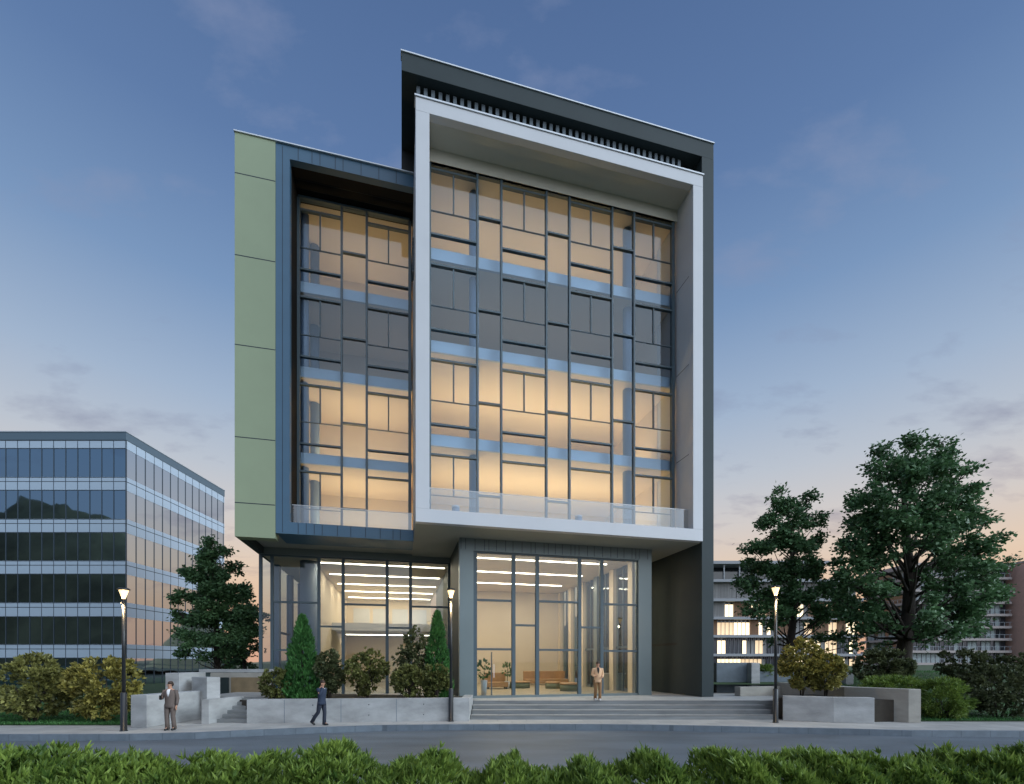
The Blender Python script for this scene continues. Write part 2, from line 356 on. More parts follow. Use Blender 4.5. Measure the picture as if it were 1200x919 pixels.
def tree_lobes(name, label, px, base, Y, lobes, n_leaf, seed, material, leaf, r0, top):
    """trunk at px; each lobe (px, y, r) ends a limb; lobes are spread in depth to fill a round crown"""
    rs = np.random.RandomState(seed); x = at(px, Y); root = thing(name, label, 'tree', (x, Y, base))
    xs = [at(l[0], Y) for l in lobes]; x0, x1 = min(xs), max(xs); cx = (x0+x1)/2; hw = (x1-x0)/2
    zt = EYE+(776-top)*Y/F; H = zt-base
    mb = MB()
    P = [Vector((x+0.012*H*math.sin(t*6+seed), Y+0.012*H*math.cos(t*5), base-0.15+t*H*0.86)) for t in np.linspace(0,1,10)]
    mb.tube(P, [r0*(1.45 if i == 0 else 1.1)*(1-i/9)**0.85+0.035 for i in range(10)], M['bark'], 10)
    def trunk(z):
        q = max(0, min(8.999, (z-P[0].z)/(P[-1].z-P[0].z)*9)); i = int(q); return P[i].lerp(P[i+1], q-i)
    cl = []
    for k, (lx, ly, lr) in enumerate(lobes):
        X = at(lx, Y); Z = EYE+(776-ly)*Y/F; r = lr*Y/F
        dd = 0.75*hw*math.sqrt(max(0.05, 1-((X-cx)/(hw*1.08))**2)) * (0.35 if Z > base+0.85*H else 1)
        for sgn in ((-1,1) if lr > 12 else (rs.choice([-1,1]),)):
            dep = sgn*dd*rs.uniform(0.25, 0.95)
            c = Vector((X*(1+dep/Y)+rs.normal(0,0.12*r), Y+dep, EYE+(Z-EYE)*(1+dep/Y)))
            horiz = math.hypot(c.x-x, c.y-Y)
            st = trunk(max(base+0.16*H, c.z-horiz*rs.uniform(0.55,0.9)-0.04*H))
            mid = st.lerp(c, 0.5)+Vector((0,0,-0.07*horiz))+Vector(rs.normal(0,0.03*horiz+0.02,3))
            rl = r0*0.30*(1-0.6*(st.z-base)/H)
            mb.tube([st, st.lerp(mid,0.5)+Vector((0,0,-0.01*horiz)), mid, mid.lerp(c,0.6), c], [rl,rl*0.85,rl*0.6,rl*0.35,0.015], M['bark'], 6)
            r *= 0.86; cl.append((c, r))
            for q in range(4):
                o = Vector(unit(rs,1)[0])*r*0.8; mb.tube([mid.lerp(c,0.7), c+o*0.5, c+o], [0.03,0.018,0.008], M['bark'], 4)
    mb.build('trunk', root)
    wts = np.array([r**2 for _, r in cl]); cnt = (n_leaf*wts/wts.sum()).astype(int)+8
    cs = []; ds = []
    for (p, r), n in zip(cl, cnt):
        ns = max(6, int(r*r*6)); sp = unit(rs, ns)*np.array([1,1,0.85])*r*(rs.uniform(0.1,1,(ns,1))**0.55)*rs.choice([1.0,1.0,1.22],(ns,1))
        idx = rs.randint(0, ns, n)
        c = np.array(p) + sp[idx] + rs.normal(0, 1, (n,3))*np.array([0.26,0.26,0.20])*max(0.6,leaf*3.2)
        cs.append(c); ds.append(unit(rs, n)*np.array([1,1,0.6]) + sp[idx]/r*0.5 + np.array([0,0,-0.1]))
    leaf_object('crown', np.concatenate(cs), np.concatenate(ds), leaf, leaf*0.62, material, root, rs)
    return root

def bush(name, label, px0, px1, ytop, ybase, Y, material, n_tips, leaf=0.175, group=None, cat='bush', base_z=None, stems=True, seed=1, wide=0.58, depth=0.85):
    rs = np.random.RandomState(seed); n_tips = int(n_tips*0.55)
    x0, x1 = at(px0, Y), at(px1, Y)
    zt = EYE + (776-ytop)*Y/F; zb = EYE + (776-ybase)*Y/F if base_z is None else base_z
    root = thing(name, label, cat, ((x0+x1)/2, Y, zb), group)
    rx = (x1-x0)/2; H = zt-zb; cz = zb + H*0.56; rz = H*0.46
    cd_ = unit(rs, 80 if n_tips > 420 else 55); u = cd_[rs.randint(0, len(cd_), n_tips)] + rs.normal(0, 0.085, (n_tips,3)); u /= np.linalg.norm(u,axis=1)[:,None]
    # lumpy ellipsoid
    lumps = unit(rs, 22); lh = rs.uniform(0.08, 0.30, 22)
    dots = u @ lumps.T
    bumpv = 0.80 + (np.clip((dots-0.72)/0.28, 0, 1)*lh).max(axis=1)
    rr = bumpv * (1 - np.abs(rs.normal(0, 0.10, n_tips)))
    ctr = np.array([(x0+x1)/2, Y, cz]); ell = np.array([rx, rx*depth, rz])
    tips = ctr + u*ell*rr[:,None]
    inner = rs.rand(n_tips) < 0.25
    tips += rs.normal(0, 0.05, tips.shape)
    tips[inner] = ctr + (u*ell*rr[:,None]*rs.uniform(0.4,0.85,(n_tips,1)))[inner]
    outd = u + np.array([0,0,0.35])
    c, dd = rosettes(tips, outd, rs, 7, 0.95)
    leaf_object('foliage', c, dd, leaf, leaf*wide, material, root, rs)
    mb = MB()
    for i in range(5):
        a = rs.uniform(0, 6.28); e = Vector((ctr[0]+math.cos(a)*rx*0.5, Y+math.sin(a)*rx*0.4, cz+rz*rs.uniform(-0.1,0.5)))
        b0 = Vector((ctr[0]+math.cos(a)*0.06, Y+math.sin(a)*0.06, zb-0.05))
        mid = (b0+e)/2 + Vector((math.cos(a)*-0.08, 0, 0.1))
        mb.tube([b0, mid, e], [0.035,0.028,0.012], M['bark'], 6)
    mb.build('stem', root)
    return root

def conifer(name, label, px0, px1, ytop, ybase, Y, n, seed, leaf=0.16):
    rs = np.random.RandomState(seed)
    x0, x1 = at(px0, Y), at(px1, Y); zt = EYE+(776-ytop)*Y/F; zb = EYE+(776-ybase)*Y/F
    xc = (x0+x1)/2; root = thing(name, label, 'conifer', (xc, Y, zb)); R0 = (x1-x0)/2; H = zt-zb
    t = rs.uniform(0.02, 1, n)**1.25; a = rs.uniform(0, 2*math.pi, n)
    prof = np.minimum(1, (1-t)**0.75*1.15)*(0.75+0.25*np.minimum(1, t*6))
    lump = 1+rs.normal(0,0.09,n)+0.16*np.sin(a*3+t*17)+0.10*np.sin(a*7-t*31)
    r = R0*prof*lump*(1-np.abs(rs.normal(0,0.13,n)))
    tips = np.stack([xc+r*np.cos(a), Y+r*np.sin(a), zb+H*0.97*t], 1)
    outd = np.stack([np.cos(a)*0.55, np.sin(a)*0.55, np.ones(n)*1.0], 1)
    c, dd = rosettes(tips, outd, rs, 4, 0.40)
    leaf_object('foliage', c, dd, leaf*1.3, leaf*0.34, M['leaf_conifer'], root, rs)
    mb = MB(); mb.tube([(xc,Y,zb-0.05),(xc,Y,zb+H*0.9)], [0.06,0.015], M['bark'], 7); mb.build('trunk', root)
    return root

def tree(name, label, px, base, ytop, Y, halfw, crown_lo, n_leaf, seed, material, leaf=0.3, r0=0.3, nlimb=17, lean=0.0, prof=None, clump=1.0, fork=0.3):
    """trunk with limbs; leaves in clumps along the outer limbs"""
    rs = np.random.RandomState(seed)
    x = at(px, Y); zb = base; zt = EYE+(776-ytop)*Y/F; H = zt-zb; HW = halfw*Y/F
    root = thing(name, label, 'tree', (x, Y, zb))
    mb = MB()
    P = [Vector((x+lean*t*H+0.02*H*math.sin(t*7+seed), Y+0.015*H*math.cos(t*6), zb-0.1+t*H*0.9)) for t in np.linspace(0,1,9)]
    def trunk(t): 
        q = t*8; i = min(7, int(q)); return P[i].lerp(P[i+1], q-i)
    mb.tube(P, [r0*(1.5 if i == 0 else 1.12)*(1-i/8)**0.8+0.04 for i in range(9)], M['bark'], 9)
    cl = []
    if prof is None: prof = lambda t: 0.35+0.65*math.sin(min(1, (t)*1.0)**0.6*math.pi*0.93)
    ga = seed*0.7
    for i in range(nlimb):
        t = crown_lo + (0.93-crown_lo)*(i+0.3)/nlimb
        a = ga + i*2.39996
        f = (t-crown_lo)/(1-crown_lo)
        ln = HW*prof(f)*rs.uniform(0.78, 1.12)
        start = trunk(max(0.05, t/0.9*0.86-0.02))
        rise = ln*(0.20+0.75*f)*rs.uniform(0.7,1.2)
        end = start + Vector((math.cos(a)*ln, math.sin(a)*ln*0.85, rise))
        if end.z > zt: end.z = zt - rs.uniform(0, 0.06)*H
        mid = start.lerp(end, 0.5) + Vector((0,0,-0.06*ln)) + Vector(rs.normal(0,0.05*ln,3))
        rl = r0*(0.40-0.26*f)
        mb.tube([start, start.lerp(mid,0.5)+Vector((0,0,0.03*ln)), mid, end], [rl, rl*0.8, rl*0.55, 0.025], M['bark'], 6)
        for s_, rr in ((1.0, 0.115), (0.80, 0.135), (0.58, 0.13), (0.34, 0.11)):
            if s_ == 0.34 and f < 0.25: continue
            p = start.lerp(end, s_) if s_ > 0.5 else start.lerp(mid, s_*2)
            for k in range(3 if s_ > 0.5 else 2):
                o = Vector(rs.normal(0, 1, 3)); o.normalize(); o *= rr*H*0.75*rs.uniform(0.4,1.25)
                o.z *= 0.6
                q = p + o
                cl.append((q, rr*H*rs.uniform(0.38,0.72)*clump))
                if k < 2: mb.tube([p.lerp(start,0.12), p+o*0.6, q], [0.04,0.025,0.012], M['bark'], 5)
    for k in range(6):
        p = trunk(1.0) + Vector(rs.normal(0, 1, 3))*0.05*H
        p.z = min(p.z, zt-0.03*H); cl.append((p, 0.06*H*clump))
    mb.build('trunk', root)
    wts = np.array([r**2.2 for _, r in cl]); cnt = (n_leaf*wts/wts.sum()).astype(int)+5
    cs = []; ds = []
    for (p, r), n in zip(cl, cnt):
        # sub-sprays in each clump make an uneven, leafy outline
        ns = max(3, n//26); sp = unit(rs, ns)*np.array([1,1,0.62])*r*rs.uniform(0.35,1.12,(ns,1))
        idx = rs.randint(0, ns, n)
        c = np.array(p) + sp[idx] + rs.normal(0, 1, (n,3))*r*0.16*np.array([1.25,1.25,0.6])
        dd = unit(rs, n)*0.8 + sp[idx]/r*0.8 + np.array([0,0,0.05])
        cs.append(c); ds.append(dd)
    leaf_object('crown', np.concatenate(cs), np.concatenate(ds), leaf, leaf*0.6, material, root, rs)
    return root

# =================================================================== SETTING
# ground sheet to the horizon
mb = MB(); mb.poly([(-2500,-2500),(2500,-2500),(2500,3000),(-2500,3000)], -0.7, -0.32, M['ground']); tag(mb.build('ground'), kind='structure')
mb = MB(); mb.poly([(-90,7.0),(90,7.0),(90,17.6),(60,17.6),(26,17.4),(14.3,17.6),(12.5,18),(7.2,18.8),(3.4,19.2),(-5,19.2),(-9,18),(-13.2,16.9),(-17.4,16.9),(-60,16.7),(-90,16.7)], -0.31, -0.22, M['asphalt'])
tag(mb.build('road'), kind='structure')
# sidewalk with its kerb (smooth curve through measured points)
kp = [(-90,14.9),(-60,15.0),(-30,15.4),(-17.3,15.68),(-13.1,15.75),(-11,16.1),(-9,16.85),(-7,17.5),(-5,18.0),(-2,18.22),(1,18.3),(3.4,18.25),(5.5,18.1),(7.2,17.85),(10,17.4),(12.5,17.0),(14.3,16.6),(18.1,16.45),(26,16.4),(45,16.8),(90,18)]
def inset(pts, d):
    o = []
    for i,(x,y) in enumerate(pts):
        a = Vector(pts[max(0,i-1)]); b = Vector(pts[min(len(pts)-1,i+1)]); t = (b-a).normalized(); o.append((x-t.y*d, y+t.x*d))
    return o
kin = inset(kp, 0.16)
mb = MB()
for i in range(len(kp)-1):
    (a,b),(c,e) = kp[i],kp[i+1]; (a2,b2),(c2,e2) = kin[i],kin[i+1]
    mb.quadbox([(a,b,-0.33),(c,e,-0.33),(c2,e2,-0.33),(a2,b2,-0.33),(a,b,0.0),(c,e,0.0),(c2,e2,0.0),(a2,b2,0.0)], M['kerbj'])
tag(mb.build('kerb'), kind='structure')
mb = MB(); mb.poly(kin+[(90,60),(-90,60)], -0.3, 0.0, M['pave']); tag(mb.build('sidewalk'), kind='structure')

def sheet(name, xs, ys, zf, m, kind='structure'):
    v = []; f = []
    for y in ys:
        for x in xs: v.append((x,y,zf(x,y)))
    nx = len(xs)
    for j in range(len(ys)-1):
        for i in range(nx-1): f.append((j*nx+i, j*nx+i+1, (j+1)*nx+i+1, (j+1)*nx+i))
    me = bpy.data.meshes.new(name); me.from_pydata(v, [], f); me.materials.append(m); me.polygons.foreach_set('use_smooth', [True]*len(f)); me.update()
    o = bpy.data.objects.new(name, me); C.objects.link(o); o['kind'] = kind; return o
def ss(a,b,x):
    t = max(0,min(1,(x-a)/(b-a))); return t*t*(3-2*t)
def lawn_l_z(x,y): return 0.012+0.4*ss(18,34,y)
def lawn_r_z(x,y): return 0.012+1.75*ss(20.0,31,y)
sheet('lawn', list(np.linspace(-90,-13.55,50)), list(np.linspace(17.95,60,24)), lawn_l_z, M['lawn'])
sheet('lawn', list(np.linspace(16.45,170,70)), list(np.linspace(19.1,140,60)), lawn_r_z, M['lawn'])
sheet('terrace_ground', list(np.linspace(9.5,16.45,10)), list(np.linspace(26,140,20)), lambda x,y: 1.2+0.5*ss(26,33,y), M['lawn'])
# grass blades
def grass(x0,x1,y0,y1,zf,n,seed):
    rs = np.random.RandomState(seed); X = rs.uniform(x0,x1,n); Y = y0+(y1-y0)*rs.uniform(0,1,n)**1.6
    Z = np.array([zf(a,b) for a,b in zip(X,Y)])
    d = np.stack([rs.normal(0,.35,n), rs.normal(0,.35,n), np.ones(n)],1)
    o = leaf_object('grass', np.stack([X,Y,Z],1), d, 0.11, 0.02, M['leaf_conifer'], None, rs); o['kind'] = 'stuff'
    o['label'] = 'short dark green grass beside the left pavement' if x0 < 0 else 'short green grass rising behind the right pavement'
    o['category'] = 'grass'
grass(-26,-13.6,18.0,30,lawn_l_z,26000,3)
grass(16.5,34,19.2,34,lawn_r_z,26000,4)

# distant hills: behind the viewer on the left (mirrored in the glass) and a low far ridge ahead
def ridge(y0, xs, hf, depth):
    rs = random.Random(5)
    ys = [y0+depth*k for k in (0,0.2,0.45,0.7,1.0)]; prof = [0.0,0.55,1.0,0.8,0.0]
    def z(x,y):
        k = min(range(5), key=lambda i: abs(ys[i]-y)); return -1+hf(x)*prof[k]*(1+0.012*math.sin(x*0.21+y*0.05)+0.008*math.sin(x*0.61+k))
    return sheet('hills', xs, ys, z, M['hill'])
HX = [-900,-500,-368,-350,-335,-288,-279,-150,-60]; HH = [72,100,113,120,120,106,95,40,0]
ridge(-180, list(np.linspace(-900,-60,160)), lambda x: float(np.interp(x, HX, HH)), -160)
ridge(200, list(np.linspace(10,96,40)), lambda x: 25*min(1,(x-10)/18,(96-x)/10), 40)
ridge(900, list(np.linspace(-1400,1600,80)), lambda x: 16+9*math.sin(x*0.004+1)+5*math.sin(x*0.013), 300)

# =================================================================== MAIN BUILDING
TH = math.atan2(0.2317, 0.9728); cu, su = math.cos(TH), math.sin(TH)
Ox, Oy = -3.739, 18.0
def L(u,v,z): return Vector(((Ox+u*cu-v*su)*S, (Oy+u*su+v*cu)*S, EYE+(z-EYE)*S))
def U(px, v):
    t = (px-600)/F; return (t*(Oy+v*cu)-Ox+v*su)/(cu-t*su)
ROT = (0,0,TH)
FL = 0.855   # ground floor level in building units (0.68 m)
bld = thing('office_building', 'tall angular office block with white and blue projecting frames and warm lit windows', 'office building', L(5,3,FL))
def bx(mb,u0,u1,v0,v1,z0,z1,m): mb.box(u0,u1,v0,v1,z0,z1,m,T=L)

# --- white frame
mb = MB(); t = 0.53; W = 12.70
bx(mb,0,W,0,0.3,24.4-t,24.4,M['white']); bx(mb,0,W,0,0.3,7.9,7.9+t,M['white'])
bx(mb,0,t,0,0.3,7.9+t,24.4-t,M['white']); bx(mb,W-t+0.03,W,0,0.3,7.9+t,24.4-t,M['white'])
wf = mb.build('white_frame', bld, 0.012)
mb = MB()
bx(mb,0.03,W-0.03,0.3,3.0,24.4-t,24.37,M['inner']); bx(mb,0.03,W-0.03,0.3,1.75,7.93,7.9+t-0.01,M['inner'])
bx(mb,0.003,t-0.003,0.3,4.9,7.9+t,24.4-t-0.002,M['white']); bx(mb,W-t+0.033,W-0.003,0.3,3.0,7.9+t,24.4-t-0.002,M['white'])
bx(mb,t,W-t+0.03,1.22,1.34,23.33,24.4-t-0.003,M['inner'])
for z in (11.9,16.0,20.0): bx(mb,W-t+0.028,W-t+0.031,0.32,1.3,z,z+0.03,M['seam'])
mb.build('reveal', bld)
mb = MB(); bx(mb,-0.04,W+0.04,-0.04,0.4,24.403,24.46,M['cope']); mb.build('coping', bld)
mb = MB(); bx(mb,0.0,W+0.09,0.31,9.0,7.9,7.925,M['soffit']); mb.build('soffit', bld)

# --- curtain wall pattern shared by both boxes
def curtain(vg, edges, kinds, z0, z1, plain=()):
    """mullions plus one window object per bay and storey, each with a pane"""
    for i, px in enumerate(edges):
        u = U(px, vg); wd = 0.04 if 0 < i < len(edges)-1 else 0.07
        mb = MB(); bx(mb,u-wd,u+wd,vg-0.10,vg+0.10,z0,z1,M['mull']); mb.build('mullion', bld)
    mb = MB(); bx(mb,U(edges[0],vg),U(edges[-1],vg),vg-0.12,vg+0.12,z1,z1+0.10,M['mull']); mb.build('head_rail', bld)
    for i in range(len(edges)-1):
        a = U(edges[i],vg)+0.041; b = U(edges[i+1],vg)-0.041
        if kinds[i] == 'w': lv = [8.45+3.98*k for k in range(4)]+[z1]
        else: lv = [8.45]+[9.6+3.98*k for k in range(4)]+[z1]
        for k in range(len(lv)-1):
            zb, zt = lv[k], lv[k+1]; mb = MB()
            bw = 0.036
            if k: bx(mb,a,b,vg-0.09,vg+0.06,zb-bw,zb+bw,M['mull'])
            if kinds[i] == 'w':
                zu, zn = 11.16+3.98*k, 9.46+3.98*k
                for e0,e1 in ((a,a+0.012),(b-0.012,b)): bx(mb,e0,e1,vg-0.03,vg+0.03,zb-(bw if k else 0),zt-0.03,M['mull'])
                if zu+0.06 < z1: bx(mb,a,b,vg-0.09,vg+0.06,zu-bw,zu+bw,M['mull'])
                if not (k == 0 and i in plain):
                    bx(mb,a,b,vg-0.035,vg+0.03,zn-0.016,zn+0.016,M['mull'])
                    mu = (a+b)/2; bx(mb,mu-0.03,mu+0.03,vg-0.06,vg+0.03,zn+0.017,min(zu-bw,z1),M['mull'])
            else:
                bx(mb,a,b,vg-0.05,vg+0.03,zt-0.02,zt-0.005,M['mull'])
                for e0,e1 in ((a,a+0.012),(b-0.012,b)): bx(mb,e0,e1,vg-0.03,vg+0.03,zb-(bw if k else 0),zt-0.01,M['mull'])
            f = mb.build('window', bld)
            mb = MB(); bx(mb,a-0.02,b+0.02,vg-0.012,vg+0.004,zb,zt-0.001,M['glass']); mb.build('pane', f)
EW = [503,559.2,587.3,640,667,716.8,742.3,788]
curtain(1.36, EW, 'wnwnwnw', 8.45, 23.33, plain=(2,4))
# --- blue frame
uB0, uB1 = U(323,3.0), -0.003
tb = 0.57
mb = MB()
bx(mb,uB0,uB1,3.0,3.3,24.4-tb,24.4,M['blue']); bx(mb,uB0,uB1,3.0,3.3,7.9,7.9+0.50,M['blue'])
bx(mb,uB0,uB0+tb-0.02,3.0,3.3,8.4,24.4-tb,M['blue'])
bx(mb,uB0,uB1,3.3,4.9,7.93,8.39,M['blue'])
for z0,z1,seed in ((24.4-tb+0.02,24.38,1),(7.92,8.38,2)):
    rs = random.Random(seed); u = uB0+tb+0.3
    while u < uB1-0.1:
        bx(mb,u,u+0.025,2.995,3.001,z0,z1,M['seam']); u += rs.choice([0.32,0.55,0.62,0.75])
bx(mb,uB0+tb*0.45,uB0+tb*0.45+0.02,2.995,3.001,7.95,24.3,M['seam'])
mb.build('blue_frame', bld)
mb = MB()
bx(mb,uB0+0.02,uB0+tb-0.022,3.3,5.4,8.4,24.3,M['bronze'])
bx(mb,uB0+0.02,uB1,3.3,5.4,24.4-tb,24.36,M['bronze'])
bx(mb,uB0+tb,uB1,4.55,4.7,23.62,24.4-tb-0.002,M['black'])
for q in (3.8,4.2): bx(mb,uB0+tb,uB1-0.01,q,q+0.02,24.4-tb-0.004,24.4-tb-0.001,M['black'])
mb.build('reveal', bld)
EB = [349.7,400.5,429.8,480.2]
curtain(4.5, EB, 'wnw', 8.45, 23.6, plain=(2,))
# small louvre on the white frame's flank
mb = MB()
for k in range(12): bx(mb,-0.075,-0.005,2.2,2.7,19.4+0.13*k,19.47+0.13*k,M['slat'])
mb.build('louvre', bld)

# --- green panel slab
gl, gr = U(275.3,3.0), uB0-0.004
mb = MB(); bx(mb,gl,gr,2.97,3.5,7.66,24.4,M['green'])
for py0 in (203,299,404,512,589):
    z = EYE+(776-py0)/F*(Oy+gl*su+3*cu); bx(mb,gl+0.002,gr-0.002,2.966,2.972,z-0.018,z+0.018,M['seam'])
mb.build('green_panel', bld)
mb = MB(); bx(mb,gl+0.003,gl+0.30,3.5,9,7.66,24.3,M['dark']); bx(mb,gl+0.3,uB1,8.9,9.1,8.3,24.3,M['dark']); mb.build('side_wall', bld)
mb = MB(); bx(mb,gl-0.03,uB1,2.92,3.3,24.403,24.45,M['cope']); mb.build('coping', bld)
mb = MB(); bx(mb,gl,uB1,3.31,9.1,24.36,24.39,M['dark']); mb.build('roof', bld)
mb = MB(); bx(mb,gl+0.3,0.0,3.31,9.1,7.97,8.0,M['soffit']); mb.build('soffit', bld)

# --- dark tower frame: roof slab, fin wall, core
ZT = 26.22
mb = MB(); bx(mb,-0.53,13.40,0.2,12,25.50,ZT,M['dark']); mb.build('roof_slab', bld, 0.01)
mb = MB(); bx(mb,-0.56,13.43,0.16,0.5,ZT+0.002,ZT+0.05,M['cope']); mb.build('coping', bld)
mb = MB(); bx(mb,12.79,13.40,0.2,14,FL+0.01,25.497,M['dark'])
bx(mb,12.785,12.789,2.2,12,3.3,3.42,M['black'])
mb.build('fin_wall', bld, 0.01)
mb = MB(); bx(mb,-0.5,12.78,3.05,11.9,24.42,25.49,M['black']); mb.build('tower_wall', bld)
u1 = U(796,0.5); ns = 41
for k in range(ns):
    u = 0.12+(u1-0.12)*k/(ns-1); mb = MB(); bx(mb,u-0.07,u+0.07,0.5,0.62,24.38,25.42,M['slat']); mb.build('roof_slat', bld)
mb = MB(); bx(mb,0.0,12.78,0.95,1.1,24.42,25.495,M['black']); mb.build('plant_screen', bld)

# --- floors, columns, back walls in both boxes
def slabs(u0,u1,v0,v1,zs,th):
    for z in zs:
        mb = MB(); bx(mb,u0,u1,v0,v0+0.10,z-th,z,M['slab']); bx(mb,u0,u1,v0+0.102,v1,z-th+0.002,z-0.12,M['ceil']); bx(mb,u0,u1,v0+0.102,v1,z-0.118,z-0.002,M['floorin'])
        mb.build('floor_slab', bld)
LV = [12.13, 16.11, 20.03]
slabs(0.55,12.18,1.56,8.9,LV,0.48); slabs(uB0+tb,-0.02,4.72,8.88,LV,0.48)
mb = MB(); bx(mb,0.55,12.18,1.48,8.9,23.40,23.80,M['ceil']); bx(mb,uB0+tb,-0.02,4.72,8.88,23.64,23.8,M['ceil']); mb.build('ceiling', bld)
mb = MB(); bx(mb,0.55,12.18,1.76,8.9,8.30,8.42,M['floorin']); bx(mb,uB0+tb,-0.02,4.91,8.88,8.26,8.40,M['floorin']); mb.build('floor', bld)
mb = MB(); bx(mb,0.02,12.7,8.92,9.1,7.93,24.3,M['wallin']); bx(mb,gl+0.3,0.0,8.885,8.899,8.3,24.2,M['wallin']); mb.build('back_wall', bld)
mb = MB(); bx(mb,0.53-0.2,0.545,4.91,8.91,8.3,23.8,M['wallin']); bx(mb,12.185,12.3,3.01,8.91,8.3,23.8,M['wallin']); bx(mb,12.2,12.7,3.01,9,7.93,24.3,M['dark'])
bx(mb,uB0+tb-0.1,uB0+tb-0.005,5.41,8.87,8.3,23.8,M['wallin']); mb.build('partition_wall', bld)
def col(u,v,r,z0,z1,m=None):
    mb = MB(); p0, p1 = L(u,v,z0), L(u,v,z1); mb.tube([p0,p1], r*S, m or M['column'], 20); mb.build('column', bld)
for px,v in ((555.5,2.25),(735,2.25)): col(U(px,v),v,0.22,8.42,23.4)
col(U(357,5.3),5.3,0.19,8.42,23.64); col(U(369,7.0),7.0,0.22,8.42,23.64)
# uplights standing on the office floors (hidden from the street by the slab edges)
warm = (1.0,0.66,0.30)
def uplight(u0,u1,v,z,power):
    mb = MB(); bx(mb,u0,u1,v-0.25,v+0.25,z+0.002,z+0.22,M['pilaster']); f = mb.build('uplight', bld)
    c = L((u0+u1)/2,v,z+0.25)
    area('uplight_lamp', c, ((u1-u0)*S,0.45*S), power, warm, (math.pi,0,TH), f)
PW = [420, 390, 20, 165]
for k,z in enumerate([8.42]+LV):
    uplight(1.0,11.6,4.6,z,PW[k]); uplight(uB0+tb+0.4,-0.4,6.9,z,PW[k]*0.42)
# low stools just behind the white frame's railing
# railings
for (u0,u1,v,z0,z1) in ((0.54,12.19,0.36,8.43,9.38),(uB0+tb-0.01,-0.05,3.36,8.40,9.25)):
    mb = MB(); bx(mb,u0,u1,v,v+0.03,z0,z1,M['rail']); r_ = mb.build('glass_railing', bld)
    mb = MB(); bx(mb,u0,u1,v-0.01,v+0.04,z1+0.001,z1+0.02,M['cope']); mb.build('handrail', r_)

# --- entrance box
uE0, uE1 = 1.934, U(763.6,1.9); vE = 1.9
uG0, uG1 = U(555,vE), U(748.3,vE)
mb = MB(); P_ = M['pilaster']
bx(mb,uE0,uG0,vE,vE+0.35,FL,7.9,P_); bx(mb,uG1,uE1,vE,vE+0.35,FL,7.9,P_); bx(mb,uG0,uG1,vE+0.01,vE+0.35,7.36,7.898,P_)
bx(mb,uG0,uG1,vE+0.05,vE+0.30,FL,FL+0.10,P_)
u = uE0+0.06; rs = random.Random(3)
while u < uE1-0.1:
    bx(mb,u,u+0.02,vE-0.005 if (u<uG0 or u>uG1) else vE+0.004,vE+0.012,7.40,7.88,M['seam']); u += rs.choice([0.2,0.34,0.42])
mb.build('entrance_frame', bld)
mb = MB(); bx(mb,uE0+0.01,uE0+0.28,vE+0.36,16,FL,7.9,M['dark']); mb.build('entrance_side_wall', bld)
mb = MB(); bx(mb,uE0+0.3,uE1-0.05,15,15.2,FL,7.9,M['wallin']); mb.build('lobby_back_wall', bld)
mb = MB(); bx(mb,uE0+0.3,uE1-0.06,vE+0.36,14.98,7.62,7.78,M['ceil']); mb.build('lobby_ceiling', bld)
mb = MB(); bx(mb,uE0+0.3,uE1-0.06,vE+0.36,14.98,FL-0.1,FL+0.02,M['floorin']); mb.build('lobby_floor', bld)
mb = MB(); bx(mb,uE0+0.285,uE0+0.297,vE+0.37,14.98,FL+0.02,7.6,M['wallin']); mb.build('lobby_side_lining', bld)
def bars(edges, vg, z0, z1, bays, mat_g, wd=0.065):
    for i,px in enumerate(edges):
        if px is None: continue
        u = U(px,vg); mb = MB(); bx(mb,u-wd,u+wd,vg-0.08,vg+0.08,z0,z1,M['mull']); mb.build('mullion', bld)
    for i,hs in enumerate(bays):
        a = U(edges[i],vg)+wd+0.001; b = U(edges[i+1],vg)-wd-0.001; um = (a+b)/2
        Yd = Oy+um*su+vg*cu; mb = MB()
        bx(mb,a,b,vg-0.07,vg+0.07,z1-0.07,z1,M['mull'])
        for e0,e1 in ((a,a+0.012),(b-0.012,b)): bx(mb,e0,e1,vg-0.03,vg+0.03,z0,z1-0.002,M['mull'])
        for y in hs:
            z = EYE+(776-y)/F*Yd; bx(mb,a,b,vg-0.07,vg+0.07,z-0.045,z+0.045,M['mull'])
        f = mb.build('window', bld)
        mb = MB(); bx(mb,a-0.02,b+0.02,vg-0.01,vg+0.01,z0,z1,mat_g); mb.build('pane', f)
bars([556.5,601.6,629.3,678.8,704.7,747.5], vE+0.15, FL+0.101, 7.358, [(703.8,761),(733,),(705.5,761.8),(735.5,),(708.7,763)], M['lobbyglass'], 0.08)
# glazed door leaf in the first bay
mb = MB(); ud = U(576,vE+0.15); bx(mb,ud-0.02,ud+0.02,vE+0.1,vE+0.2,FL+0.11,2.9,M['mull']); dr = mb.build('door', bld)
mb = MB(); bx(mb,ud+0.08,ud+0.11,vE+0.05,vE+0.08,FL+0.9,FL+1.5,M['cope']); mb.build('handle', dr)
# right side of the lobby: columns and glazing towards the passage
for v in (3.4,5.6,7.8,10,12.2,14.4):
    mb = MB(); bx(mb,uE1-0.36,uE1-0.06,v-0.25,v+0.25,FL+0.02,7.6,M['wallin'] if v != 7.8 else M['pilaster']); mb.build('column', bld)
for v in (3.4,5.6,7.8,10,12.2):
    mb = MB(); bx(mb,uE1-0.2,uE1-0.12,v+0.26,v+1.94,3.2,3.32,M['mull']); bx(mb,uE1-0.2,uE1-0.12,v+1.06,v+1.14,FL+0.02,7.6,M['mull']); f = mb.build('window', bld)
    mb = MB(); bx(mb,uE1-0.17,uE1-0.16,v+0.26,v+1.94,FL+0.02,7.6,M['lobbyglass']); mb.build('pane', f)
